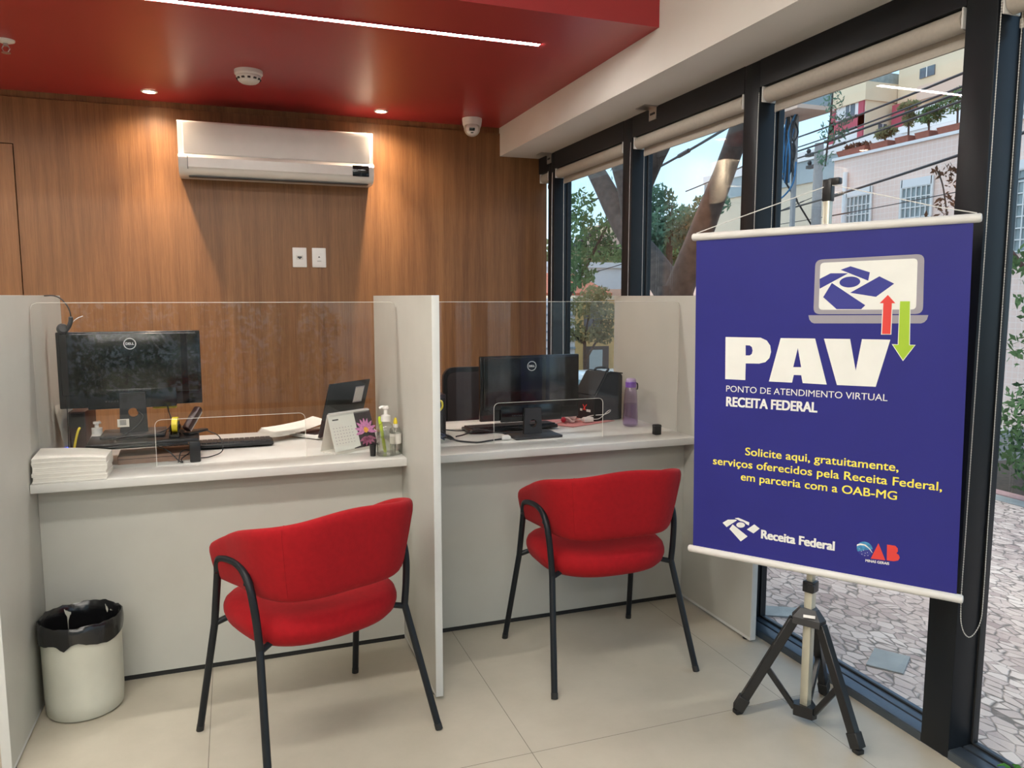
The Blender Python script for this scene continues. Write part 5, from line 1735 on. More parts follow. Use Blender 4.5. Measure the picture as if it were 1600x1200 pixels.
def tree(name, lab, loc, trunk, branches, blobs, n, size, seed, leafm, barkm='bark', group=None, cat='tree', droop=0.2, asp=0.45):
    """all coordinates local to loc; trunk and branches are (points, radii)"""
    t = thing(name, lab, cat, loc, group=group)
    if trunk:
        MB().tube(smooth_path(trunk[0], 5), list(np.interp(np.linspace(0, 1, 5 * (len(trunk[0]) - 1) + 1), np.linspace(0, 1, len(trunk[1])), trunk[1])), 14).build('trunk', barkm, t, angle=80)
    for br in branches:
        MB().tube(smooth_path(br[0], 5), list(np.interp(np.linspace(0, 1, 5 * (len(br[0]) - 1) + 1), np.linspace(0, 1, len(br[1])), br[1])), 10).build('branch', barkm, t, angle=80)
    if blobs:
        mb = MB(); leaf_cloud(mb, blobs, n, size, seed, 0, asp, droop)
        mb.build('foliage', leafm, t, smooth=False, recalc=False)
    return t
def off(pts, o):
    return [(p[0] - o[0], p[1] - o[1], p[2] - o[2]) for p in pts]
def offb(bl, o):
    return [(b[0] - o[0], b[1] - o[1], b[2] - o[2], b[3], b[4], b[5]) for b in bl]

# big forked tree on the pavement
L0 = (4.0, 6.43, gz(6.43))
tree('street_tree', 'thick forked tree trunk close outside the windows behind the banner', L0,
     (off([(4.0, 6.42, -0.35), (4.0, 6.43, 0.5), (4.0, 6.45, 1.06), (4.0, 6.46, 1.50)], L0), [0.21, 0.18, 0.175, 0.17]),
     [(off([(4.0, 6.48, 1.40), (4.0, 6.89, 1.72), (4.0, 7.33, 2.02), (4.0, 7.71, 2.35), (4.0, 8.03, 2.66), (4.0, 8.32, 2.92), (4.0, 8.77, 3.3), (4.0, 9.2, 3.9)], L0), [0.16, 0.15, 0.14, 0.125, 0.11, 0.10, 0.09, 0.05]),
      (off([(4.0, 7.33, 2.0), (4.0, 7.45, 2.44), (4.0, 7.64, 2.75), (4.0, 7.79, 3.0), (4.0, 8.0, 3.6)], L0), [0.10, 0.09, 0.075, 0.07, 0.04]),
      (off([(4.0, 7.25, 1.98), (4.0, 7.18, 2.41), (4.0, 6.93, 2.72), (4.0, 6.7, 2.93), (4.0, 6.40, 3.4)], L0), [0.10, 0.10, 0.095, 0.085, 0.05]),
      (off([(4.0, 6.42, 1.42), (4.0, 6.15, 1.83), (4.0, 5.9, 2.2), (4.0, 5.71, 2.48), (4.0, 5.54, 2.76), (4.0, 5.38, 3.1), (4.0, 5.2, 3.7)], L0), [0.14, 0.115, 0.100, 0.090, 0.085, 0.080, 0.05])],
     offb([(4.0, 6.15, 2.93, 0.14, 0.16, 0.10), (4.0, 6.0, 2.98, 0.16, 0.12, 0.09), (4.1, 7.86, 2.78, 0.12, 0.10, 0.13), (4.1, 7.80, 2.60, 0.10, 0.06, 0.10), (4.0, 6.3, 3.9, 1.2, 1.6, 0.5), (4.0, 8.4, 4.0, 1.0, 1.2, 0.5)], L0),
     1500, 0.085, 21, 'leaf_blue', droop=0.8, asp=0.3)

L1 = (4.9, 10.2, gz(10.2))
tree('street_tree', 'leafy green tree seen through the farthest full window', L1,
     (off([(4.9, 10.2, gz(10.2) - 0.05), (4.6, 10.2, 0.0), (4.45, 10.1, 1.3)], L1), [0.05, 0.04, 0.03]),
     [(off([(4.45, 10.1, 1.3), (4.65, 9.6, 2.0), (4.8, 9.3, 2.5)], L1), [0.03, 0.022, 0.01]), (off([(4.45, 10.1, 1.3), (4.3, 9.9, 2.0), (4.35, 9.7, 2.7)], L1), [0.03, 0.022, 0.01])],
     offb([(4.45, 9.7, 2.62, 0.22, 0.35, 0.26), (4.40, 9.7, 2.30, 0.28, 0.40, 0.26), (4.62, 9.5, 2.35, 0.20, 0.3, 0.16), (4.85, 9.2, 2.30, 0.16, 0.3, 0.16), (4.45, 9.7, 1.98, 0.34, 0.4, 0.20), (4.85, 9.5, 1.98, 0.25, 0.35, 0.14), (4.35, 9.7, 1.65, 0.26, 0.35, 0.22), (4.60, 9.8, 1.72, 0.18, 0.3, 0.16)], L1),
     1500, 0.085, 22, 'leaf', droop=0.2)

L2 = (9.11, 19.18, -2.57)
tree('street_tree', 'small thin-trunked tree in front of the ochre building', L2,
     (off([(9.11, 19.18, -3.29), (9.10, 19.18, -1.32), (9.07, 19.18, -0.37), (9.06, 19.18, 0.15)], L2), [0.06, 0.055, 0.05, 0.045]),
     [(off([(9.06, 19.18, 0.12), (8.77, 19.18, 0.34), (8.65, 19.18, 0.52)], L2), [0.04, 0.03, 0.012]), (off([(9.06, 19.18, -0.37), (9.32, 19.18, 0.04), (9.52, 19.18, 0.38), (9.55, 19.18, 0.86)], L2), [0.04, 0.03, 0.025, 0.01]),
      (off([(9.06, 19.18, 0.12), (9.14, 19.18, 0.72), (9.33, 19.18, 1.40)], L2), [0.035, 0.025, 0.01])],
     offb([(9.38, 19.18, 1.47, 0.41, 0.54, 0.27), (9.00, 19.18, 1.13, 0.35, 0.54, 0.33), (9.59, 19.18, 0.99, 0.44, 0.54, 0.38), (8.70, 19.18, 0.52, 0.35, 0.41, 0.30), (9.66, 19.18, 0.45, 0.41, 0.54, 0.34), (9.18, 19.18, 0.34, 0.48, 0.54, 0.22)], L2),
     1900, 0.135, 23, 'leaf_olive', droop=0.2)

L3 = (9.2, 15.3, gz(15.3))
tree('street_tree', 'blue-green bushy tree crown across the street behind the forked trunk', L3,
     (off([(9.2, 15.3, gz(15.3)), (9.15, 15.2, 0.5), (9.1, 15.0, 2.2)], L3), [0.15, 0.13, 0.10]),
     [(off([(9.1, 15.0, 2.2), (8.9, 14.6, 2.9), (8.8, 14.4, 3.3)], L3), [0.08, 0.05, 0.02])],
     offb([(8.9, 15.3, 3.55, 0.45, 0.55, 0.35), (8.75, 15.4, 2.95, 0.5, 0.6, 0.50), (8.95, 14.6, 2.95, 0.5, 0.55, 0.42), (9.0, 14.0, 2.95, 0.45, 0.50, 0.35), (9.1, 13.4, 3.25, 0.35, 0.45, 0.22), (8.8, 15.2, 2.45, 0.40, 0.45, 0.35), (9.1, 14.3, 2.55, 0.30, 0.35, 0.25)], L3),
     3200, 0.14, 24, 'leaf_blue', droop=0.3)

# tree over the planting bed, at the right edge
L4 = (5.35, 3.78, -0.05)
tree('street_tree', 'leafy tree with a reddish trunk in the planting bed at the right edge', L4,
     (off([(5.35, 3.78, -0.05), (5.33, 3.80, 0.35), (5.30, 3.76, 0.8), (5.25, 3.75, 1.4), (5.2, 3.85, 2.2)], L4), [0.055, 0.05, 0.045, 0.04, 0.035]),
     [(off([(5.25, 3.75, 1.4), (5.1, 4.1, 1.9), (5.0, 4.4, 2.15)], L4), [0.02, 0.014, 0.005]),
      (off([(5.2, 3.85, 2.2), (5.1, 3.6, 2.8), (5.0, 3.3, 3.2)], L4), [0.03, 0.02, 0.01])],
     offb([(5.05, 3.74, 1.62, 0.12, 0.10, 0.16), (5.08, 3.70, 1.35, 0.15, 0.16, 0.16), (5.12, 3.75, 1.05, 0.14, 0.16, 0.14), (5.1, 3.7, 0.62, 0.18, 0.22, 0.20), (5.1, 3.88, 0.36, 0.15, 0.18, 0.22), (5.1, 3.65, 0.25, 0.18, 0.18, 0.2), (5.0, 3.6, 2.9, 0.4, 0.5, 0.3)], L4),
     1500, 0.062, 25, 'leaf', 'bark_red', droop=0.2)
mb = MB(); leaf_cloud(mb, [(5.0, 5.60, 3.40, 0.14, 0.16, 0.10), (5.0, 5.60, 3.10, 0.10, 0.10, 0.14), (5.0, 5.56, 2.84, 0.12, 0.14, 0.12), (5.0, 5.66, 2.62, 0.10, 0.08, 0.09), (5.0, 5.45, 2.92, 0.10, 0.10, 0.05)], 420, 0.050, 26, 0, 0.28, 0.9)
mb.v = [(p[0] - 5.0, p[1] - 5.6, p[2] - 3.4) for p in mb.v]
t = thing('hanging_branch', 'leafy twig hanging into view over the apartment block', 'branch', (5.0, 5.6, 3.4))
mb.build('foliage', 'leaf_blue', t, smooth=False, recalc=False)
MB().tube(smooth_path([(0, -0.1, 0.45), (0, 0.0, 0.1), (0, 0.0, -0.3), (0.0, 0.05, -0.85)], 5), 0.008, 6).build('twig', 'bark', t)
mb = MB(); leaf_cloud(mb, [(0, 0, 0.30, 0.08, 0.10, 0.05), (0, -0.08, 0.22, 0.06, 0.05, 0.06), (0, -0.03, 0.05, 0.08, 0.08, 0.10), (0, 0.08, -0.05, 0.08, 0.14, 0.05)], 110, 0.055, 27, 0, 0.4, 0.5)
t = thing('hanging_branch', 'sparse rusty twig in front of the pink facade window', 'branch', (5.0, 4.42, 2.03))
mb.build('foliage', 'leaf_rust', t, smooth=False, recalc=False)
MB().tube(smooth_path([(0, -0.12, -0.30), (0, -0.05, 0.0), (0, 0.0, 0.2), (0, 0.06, 0.32)], 5), 0.006, 6).build('twig', 'bark', t)
for (x, y, z, sc, lab, sd) in ((5.75, 3.95, 0.0, 1.0, 'dark green shrub in the planting bed at the right edge', 31), (5.75, 2.9, 0.0, 1.1, 'dense green shrub in the planting bed beyond the right edge', 32)):
    tree('shrub', lab, (x, y, z), None, [([(0, 0, 0), (0.05, 0.02, 0.4), (0.1, 0.0, 0.8)], [0.02, 0.015, 0.006])],
         [(0, 0, 0.25 * sc, 0.32, 0.40, 0.25), (0.1, 0.1, 0.6 * sc, 0.28, 0.32, 0.25), (-0.1, -0.1, 0.75 * sc, 0.25, 0.28, 0.22)], 1200, 0.06, sd, 'leaf_dark', cat='shrub')

# ---- pink tiled building across the street
b = thing('building', 'pale pink tiled building with planters along its roof edge', 'building', (13.0, 14.4, -2.6))
MB().bx(0.0, 9.0, -13.0, 0.0, 0.0, 7.05).build('facade', 'pink_tile', b, smooth=False)
MB().bx(-0.06, 0.30, -13.0, 0.02, 7.05, 7.11).build('coping', 'white_wall', b, smooth=False)
MB().tube([(-0.06, -0.42, 6.75), (-0.06, -0.42, 3.0)], 0.05, 10).build('drain_pipe', 'white_wall', b)
for (ya, yb) in ((-0.46, -1.16), (-1.97, -2.70), (-4.1, -4.85), (-6.2, -6.95)):
    w = MB().bx(-0.012, 0.01, yb, ya, 4.75, 6.36).build('window', 'window_pale', b, smooth=False)
    mb = MB()
    for k in range(8):
        z = 4.78 + k * 0.20
        mb.bx(-0.04, -0.02, yb, ya, z, z + 0.022)
    for k in range(7):
        y = yb + (ya - yb) * k / 6
        mb.bx(-0.045, -0.025, y - 0.010, y + 0.010, 4.75, 6.36)
    mb.bx(-0.05, -0.015, yb - 0.03, yb + 0.02, 4.75, 6.36); mb.bx(-0.05, -0.015, ya - 0.02, ya + 0.03, 4.75, 6.36)
    mb.build('window_bars', 'frame_white', w, smooth=False)
    MB().bx(-0.05, 0.0, yb, ya, 6.20, 6.36).build('lintel', 'white_wall', w, smooth=False)
for i, (y, hgt, wid, kind, lab) in enumerate([(14.05, 0.10, 0.85, 'dry', 'planter with dry brown plants nearest the utility pole on the pink roof'),
                                          (13.25, 0.28, 0.50, 'green', 'terracotta planter with a small green plant, second from the pole on the pink roof'),
                                          (12.65, 0.62, 0.34, 'tall', 'planter with a taller thin plant, third from the pole on the pink roof'),
                                          (12.15, 0.45, 0.34, 'palm', 'planter with a bushy plant, fourth from the pole on the pink roof'),
                                          (11.50, 0.62, 0.60, 'palm', 'planter with the widest spreading green plant on the pink roof')]):
    t = thing('planter', lab, 'planter', (13.30, y, 4.51), group='planters on the pink building roof edge')
    w = wid / 2
    MB().add([(-0.16, -w * 0.85, 0), (0.16, -w * 0.85, 0), (0.16, w * 0.85, 0), (-0.16, w * 0.85, 0), (-0.20, -w, 0.17), (0.20, -w, 0.17), (0.20, w, 0.17), (-0.20, w, 0.17)],
             [[3, 2, 1, 0], [4, 5, 6, 7], [0, 1, 5, 4], [1, 2, 6, 5], [2, 3, 7, 6], [3, 0, 4, 7]]).build('pot', 'terracotta', t, smooth=False)
    mb = MB()
    if kind == 'dry':
        leaf_cloud(mb, [(0, 0, 0.22, 0.16, w * 1.05, 0.09)], 260, 0.10, 41, 0)
        mb.build('plant', 'leaf_rust', t, smooth=False, recalc=False)
    else:
        bl = {'green': [(0, 0, 0.38, 0.14, 0.30, 0.12)], 'tall': [(0, 0, 0.55, 0.12, 0.16, 0.20), (0, 0.05, 0.82, 0.15, 0.30, 0.08)],
              'palm': [(0, 0, 0.17 + hgt * 0.7, 0.22, wid * 0.9, hgt * 0.32), (0, -0.1, 0.2 + hgt * 0.9, 0.2, wid * 0.7, hgt * 0.2)]}[kind]
        leaf_cloud(mb, bl, 520, 0.11, 42 + i, 0, 0.3, 0.3)
        mb.build('plant', 'leaf_olive' if kind != 'palm' else 'leaf', t, smooth=False, recalc=False)
        MB().tube([(0, 0, 0.1), (0.0, 0.02, 0.17 + hgt * 0.7)], 0.02, 6).build('stem', 'bark', t)
b = thing('parapet_house', 'grey sloped roof parapet behind the planters on the pink building', 'building', (15.6, 11.0, 4.46))
MB().bx(0, 2.0, -3.0, 3.0, 0.0, 0.79).build('wall', 'grey_blue_wall', b, smooth=False)
MB().bx(-0.1, 2.1, -3.1, 3.1, 0.79, 0.89).build('coping', 'white_wall', b, smooth=False)

b = thing('building', 'low beige building with a grey-blue parapet left of the utility pole', 'building', (15.0, 15.0, -2.6))
MB().bx(0.0, 8.0, 0.0, 7.5, 0.0, 7.10).build('facade', 'beige_wall', b, smooth=False)
MB().bx(-0.05, 8.0, 0.0, 7.5, 7.10, 7.70).build('parapet', 'grey_blue_wall', b, smooth=False)
MB().bx(-0.10, 8.0, 0.0, 7.5, 7.70, 7.95).build('coping', 'white_wall', b, smooth=False)
b = thing('building', 'long white flat-roofed building behind the beige building', 'building', (24.0, 19.0, -2.6))
MB().bx(0.0, 6.0, 0.0, 11.0, 0.0, 10.1).build('facade', 'white_wall', b, smooth=False)
MB().bx(-0.1, 6.1, -0.1, 11.1, 10.1, 10.35).build('roof_edge', 'white_wall', b, smooth=False)

# ---- apartment block with crimson bands and the cream tower next to it
b = thing('apartment_block', 'white apartment block with crimson bands beyond the pink building', 'building', (32.0, 33.4, -2.6))
MB().bx(0.0, 7.0, 0.0, 2.45, 0.0, 14.35).build('wall', 'white_wall', b, smooth=False)
MB().bx(0.02, 6.9, -0.06, 0.02, 0.0, 14.35).build('side_wall', 'cream_wall', b, smooth=False)
MB().bx(-0.15, 7.1, -0.15, 2.6, 14.35, 15.30).build('parapet', 'cream_wall', b, smooth=False)
MB().bx(0.3, 6.6, 0.3, 2.2, 15.30, 16.0).build('glass_balustrade', 'window_pale', b, smooth=False)
for z in (8.6, 10.9, 13.1):
    MB().bx(-0.10, 0.0, 0.0, 2.45, z, z + 0.55).build('band', 'crimson_wall', b, smooth=False)
for y in (0.0, 2.1):
    MB().bx(-0.10, 0.0, y, y + 0.36, 7.5, 14.35).build('pilaster', 'crimson_wall', b, smooth=False)
for z in (9.5, 11.75, 13.75):
    w = MB().bx(-0.03, 0.02, 0.7, 1.35, z, z + 0.75).build('window', 'window_dark', b, smooth=False)
    MB().bx(-0.05, -0.02, 1.0, 1.05, z, z + 0.75).build('mullion', 'frame_white', w, smooth=False)
for x in (0.9, 2.2, 3.0):
    for z in (10.0, 12.4):
        w = MB().bx(x, x + 0.55, -0.10, -0.05, z, z + 0.8).build('window', 'window_dark', b, smooth=False)
        MB().bx(x + 0.26, x + 0.30, -0.12, -0.09, z, z + 0.8).build('mullion', 'frame_white', w, smooth=False)
b = thing('apartment_block', 'tall cream apartment tower with a white lower front at top right', 'building', (34.0, 26.0, -2.6))
MB().bx(0.0, 9.0, -1.0, 7.2, 0.0, 16.4).build('wall', 'cream_wall', b, smooth=False)
MB().bx(-0.10, 9.0, -1.1, 7.3, 16.4, 16.65).build('roof_edge', 'crimson_wall', b, smooth=False)
MB().bx(0.4, 8.0, -0.5, 6.8, 16.65, 17.4).build('glass_balustrade', 'window_pale', b, smooth=False)
MB().bx(-0.5, 0.0, -1.0, 5.9, 0.0, 13.6).build('lower_front', 'white_wall', b, smooth=False)
MB().bx(-0.5, 0.05, -1.0, 5.5, 14.0, 14.7).build('balcony', 'peach_wall', b, smooth=False)
MB().bx(-0.55, 0.02, 5.9, 7.0, 0.0, 14.1).build('corner_band', 'crimson_wall', b, smooth=False)
for y in (0.4, 2.6, 4.2):
    for z in (9.6, 11.9):
        w = MB().bx(-0.56, -0.48, y, y + 0.9, z, z + 0.9).build('window', 'window_dark', b, smooth=False)
        MB().bx(-0.58, -0.54, y + 0.43, y + 0.48, z, z + 0.9).build('mullion', 'frame_white', w, smooth=False)
for (y, z) in ((2.2, 15.2), (4.9, 15.2)):
    w = MB().bx(-0.06, 0.02, y, y + 0.9, z, z + 0.5).build('window', 'window_dark', b, smooth=False)
    MB().bx(-0.08, -0.04, y + 0.43, y + 0.48, z, z + 0.5).build('mullion', 'frame_white', w, smooth=False)

# ---- low houses seen through the farthest windows
b = thing('building', 'ochre building with a pale blue gate seen through the farthest window', 'building', (11.5, 22.0, -3.4))
MB().bx(-1.42, 3.2, 0.0, 4.4, 0.0, 4.70).build('wall', 'yellow_wall', b, smooth=False)
MB().bx(-1.5, 3.25, -0.12, 4.4, 4.70, 4.84).build('coping', 'cream_wall', b, smooth=False)
MB().bx(-3.2, -1.42, 0.05, 4.4, 0.0, 4.75).build('side_wall', 'white_wall', b, smooth=False)
mb = MB()
for k in range(9):
    mb.bx(-3.2, -1.43, -0.02, 0.05, 2.4 + k * 0.26, 2.4 + k * 0.26 + 0.06)
mb.build('louvre', 'grey_blue_wall', b, smooth=False)
w = MB().bx(-1.15, -0.52, -0.05, 0.02, 3.72, 4.42).build('window', 'window_dark', b, smooth=False)
MB().bx(-0.86, -0.82, -0.07, -0.04, 3.72, 4.42).build('mullion', 'gate_dark', w, smooth=False)
w = MB().bx(-1.15, -0.30, -0.08, 0.02, 0.0, 3.25).build('gate', 'gate_dark', b, smooth=False)
MB().bx(-0.98, -0.53, -0.10, -0.07, 0.0, 3.14).build('gate_panel', 'gate_pale', w, smooth=False)
b = thing('building', 'low house with a red tiled roof behind the ochre building', 'building', (12.6, 27.0, -3.4))
MB().bx(-3.4, 1.0, 0.0, 4.0, 0.0, 4.95).build('wall', 'white_wall', b, smooth=False)
MB().add([(-3.7, -0.4, 4.95), (1.1, -0.4, 4.95), (0.6, 2.0, 5.75), (-3.7, 2.0, 5.75), (-3.7, -0.4, 4.85), (1.1, -0.4, 4.85), (0.6, 2.0, 5.65), (-3.7, 2.0, 5.65)],
         [[0, 1, 2, 3], [7, 6, 5, 4], [0, 4, 5, 1], [1, 5, 6, 2], [2, 6, 7, 3], [3, 7, 4, 0]]).build('roof', 'roof_tile', b, smooth=False)
MB().bx(1.0, 3.2, 0.2, 4.0, 0.0, 5.1).build('annex', 'peach_wall', b, smooth=False)
b = thing('building', 'long low white building beyond the red tiled roof', 'building', (16.0, 33.0, -3.4))
MB().bx(-5.5, 6.0, 0.0, 6.0, 0.0, 6.15).build('wall', 'white_wall', b, smooth=False)
MB().bx(-5.6, 6.1, -0.15, 6.0, 6.15, 6.40).build('roof_edge', 'white_wall', b, smooth=False)
b = thing('apartment_block', 'distant peach apartment block seen through the farthest window', 'building', (30.9, 60.0, -3.4))
MB().bx(-1.3, 4.0, 0.0, 5.0, 0.0, 10.2).build('wall', 'peach_wall', b, smooth=False)
MB().bx(-0.6, 3.6, 0.6, 4.0, 10.2, 11.0).build('roof_box', 'cream_wall', b, smooth=False)
for x in (-0.9, 0.1, 1.1, 2.1):
    for z in (7.4, 8.6):
        MB().bx(x, x + 0.4, -0.05, 0.02, z, z + 0.6).build('window', 'window_dark', b, smooth=False)
b = thing('apartment_block', 'distant peach block between the forks of the tree', 'building', (36.0, 56.5, -3.4))
MB().bx(0.0, 6.0, -3.0, 5.5, 0.0, 10.4).build('wall', 'peach_wall', b, smooth=False)
MB().bx(-0.1, 6.0, -3.1, 5.6, 10.4, 10.7).build('roof_edge', 'white_wall', b, smooth=False)
for y in (-2.2, -0.4, 1.4, 3.2):
    MB().bx(-0.05, 0.02, y, y + 0.8, 8.4, 9.3).build('window', 'window_dark', b, smooth=False)
b = thing('apartment_block', 'pink brick apartment block right of the forked tree', 'building', (30.0, 42.0, -3.4))
MB().bx(0.0, 6.0, -3.5, 2.4, 0.0, 10.9).build('wall', 'peach_wall', b, smooth=False)
for z in (7.6, 9.2):
    MB().bx(-0.08, 0.0, -3.5, 2.4, z, z + 0.30).build('band', 'white_wall', b, smooth=False)
for y in (-2.6, -1.0, 0.6):
    MB().bx(-0.10, 0.0, y - 0.25, y, 0.0, 10.9).build('pilaster', 'white_wall', b, smooth=False)
    for z in (8.2, 9.8):
        MB().bx(-0.05, 0.02, y + 0.2, y + 0.8, z, z + 0.7).build('window', 'window_dark', b, smooth=False)
b = thing('garden_wall', 'long pale pink wall across the street behind the forked trunk', 'wall', (14.6, 20.6, -2.6))
MB().bx(0.0, 0.3, 0.0, 6.0, 0.0, 4.95).build('wall', 'pink_tile', b, smooth=False)
MB().bx(-0.08, 0.38, -0.05, 6.05, 4.95, 5.05).build('coping', 'white_wall', b, smooth=False)

for (x, y, z0, blobs, lm, sd, lab) in (
        (18.0, 29.0, -2.6, [(0, 0, 5.26, 1.15, 1.3, 1.15), (0, -0.8, 4.9, 0.9, 0.9, 0.95), (0, 0.9, 5.8, 0.9, 0.9, 0.9)], 'leaf', 51, 'round dark green tree between the forks of the street tree'),
        (17.2, 24.96, -2.6, [(0, 0, 5.4, 0.72, 0.72, 0.96), (0, -0.4, 4.8, 0.8, 0.72, 0.72)], 'leaf_olive', 52, 'olive green tree left of the banner top rod, across the street'),
        (25.5, 52.0, -3.4, [(0, 0, 8.3, 2.2, 2.0, 1.3), (-2.0, 0, 7.6, 1.5, 1.5, 1.3), (1.6, 0, 7.4, 1.4, 1.4, 1.2)], 'leaf_dark', 53, 'distant dark trees below the peach apartment block'),
        (18.7, 42.5, -3.4, [(0, 0, 6.8, 2.1, 1.7, 1.0), (-2.1, 0, 7.1, 1.7, 1.7, 1.2), (2.1, 0, 6.5, 1.7, 1.7, 0.85)], 'leaf_olive', 54, 'distant olive trees above the long white building')):
    tree('background_tree', lab, (x, y, z0), ([(0, 0, 0), (0, 0, 2.5), (0, 0, 5.0)], [0.25, 0.2, 0.12]), [], blobs, 1500, 0.34, sd, lm, cat='tree', droop=0.2, asp=0.7)
hill = tag(MB().grid([[(20 + 14 * i, 95 + 12 * j, -4.0 + 9.5 * math.sin(PI * min(1.0, j / 3.0) * 0.5) + 2.5 * math.sin(0.9 * i + 0.4 * j)) for j in range(6)] for i in range(10)]).build('hillside', 'leaf_dark'), kind='structure')

# ---- utility pole, cables
t = thing('utility_pole', 'grey concrete utility pole in front of the pink building', 'pole', (11.0, 12.62, gz(12.62)))
zb = gz(12.62)
MB().tube([(0, 0, 0), (0, 0, 4.40 - zb)], [0.12, 0.085], 14).build('pole', 'pole_grey', t)
for (z, l) in ((4.22 - zb, 0.34), (3.98 - zb, 0.30)):
    MB().bx(-0.05, 0.05, -0.05, l, z - 0.03, z + 0.03).build('crossarm', 'gate_dark', t)
    MB().lathe([(0, 0), (0.03, 0.01), (0.045, 0.05), (0.03, 0.09), (0, 0.10)], 10, T=Matrix.Translation((0, l - 0.05, z + 0.03))).build('insulator', 'gate_dark', t)
def cable(a, b, r, sag, lab, mat='wire', ext=0.6):
    A, B = Vector(a), Vector(b)
    d = B - A
    A2, B2 = A - d * ext, B + d * ext
    mid = (A2 + B2) / 2
    pts = []
    for i in range(13):
        s = i / 12
        p = A2.lerp(B2, s)
        pts.append(p - mid - Vector((0, 0, sag * 4 * s * (1 - s))))
    r *= 0.8
    o = MB().tube(pts, r, 6).build('overhead_cable', mat)
    o.location = mid
    MB().tube([pts[5], pts[6]], r * 1.7, 6).build('splice', 'wire', o)
    return tag(o, lab, 'cable', 'overhead cables across the street')
W3 = 'thin dark overhead cable crossing the sky above the pink building'
for a, b_, r, s, lab, e in (((6.0, 10.35, 3.30), (5.0, 6.92, 3.23), 0.020, 0.03, 'dark cable rising across the sky in the second full window', 0.3),
                            ((9.0, 13.67, 3.65), (8.0, 11.0, 3.54), 0.016, 0.02, 'thinner dark cable lower in the second full window', 0.5),
                            ((11.0, 13.28, 4.66), (8.0, 6.88, 3.98), 0.020, 0.05, W3, 0.25), ((11.0, 13.23, 4.46), (8.0, 6.91, 3.83), 0.016, 0.05, W3, 0.25),
                            ((11.0, 13.75, 4.36), (8.0, 6.91, 3.77), 0.022, 0.05, W3, 0.25), ((11.0, 13.71, 4.22), (8.0, 6.9, 3.67), 0.018, 0.05, W3, 0.25),
                            ((11.0, 13.69, 3.24), (8.0, 6.92, 3.06), 0.022, 0.06, 'dark overhead cable crossing the pink facade above its windows', 0.25),
                            ((12.0, 14.87, 3.09), (10.0, 8.59, 2.94), 0.010, 0.04, 'faint thin cable crossing the pink facade windows', 0.25),
                            ((10.0, 12.52, 3.77), (11.0, 12.7, 2.78), 0.022, 0.0, 'steep dark cable dropping beside the utility pole', 0.1),
                            ((10.0, 12.48, 3.04), (12.0, 13.51, 3.62), 0.010, 0.0, 'thin cable rising to the utility pole over the beige wall', 0.0),
                            ((7.0, 15.42, 3.27), (7.0, 13.28, 3.48), 0.020, 0.02, 'upper dark cable in the farthest full window', 0.5),
                            ((7.0, 15.4, 2.50), (7.0, 13.54, 2.96), 0.034, 0.02, 'thick dark cable sloping across the farthest full window', 0.4),
                            ((7.0, 15.13, 2.24), (7.0, 13.26, 2.41), 0.016, 0.02, 'lower thin cable in the farthest full window', 0.4),
                            ((8.0, 17.18, 1.91), (8.0, 15.2, 2.10), 0.012, 0.01, 'lowest thin cable above the red roof in the farthest full window', 0.3)):
    cable(a, b_, r, s, lab, ext=e)
t = thing('cable_box', 'grey-blue box hanging above the tangled cables beside the window frame', 'box', (8.0, 9.72, 4.12))
MB().bx(-0.25, 0.35, -0.36, 0.55, 0.0, 0.85, b=0.01).build('case', 'grey_blue_wall', t)
MB().bx(-0.28, 0.38, -0.39, 0.58, -0.03, 0.03).build('bottom_edge', 'peach_wall', t)
MB().bx(0.06, 0.12, 0.05, 0.10, -6.0, 0.0).build('support_post', 'pole_grey', t)
t = thing('cable_coil', 'tangled coil of dark and blue cables hanging beside the window frame', 'cables', (8.0, 9.9, 3.35))
rng = random.Random(9)
for k in range(14):
    y0 = -0.22 + 0.022 * k
    pts = [(rng.uniform(-0.05, 0.05), y0 + rng.uniform(-0.05, 0.05), 0.80), (rng.uniform(-0.1, 0.1), y0 + rng.uniform(-0.10, 0.10), 0.50),
           (rng.uniform(-0.1, 0.1), y0 + rng.uniform(-0.12, 0.12), 0.20), (0, y0 + rng.uniform(-0.06, 0.14), rng.uniform(-0.25, 0.05)), (0, y0 + 0.12 + rng.uniform(-0.03, 0.06), 0.25), (0, y0 + 0.05, 0.55)]
    MB().tube(smooth_path(pts, 6), 0.013, 6).build('loop', 'wire' if k % 4 else 'wire_blue', t)
MB().tube(smooth_path([(0, -0.25, 0.05), (0, -0.20, -0.25), (0, 0.0, -0.42), (0, 0.25, -0.50), (0, 0.4, -0.55)], 6), 0.014, 6).build('loop', 'wire_blue', t)

# ---- parked car downhill
t = thing('car', 'pale silver car parked downhill outside the farthest window', 'car', (5.85, 11.1, gz(11.1) - 0.10), rz=R(94))
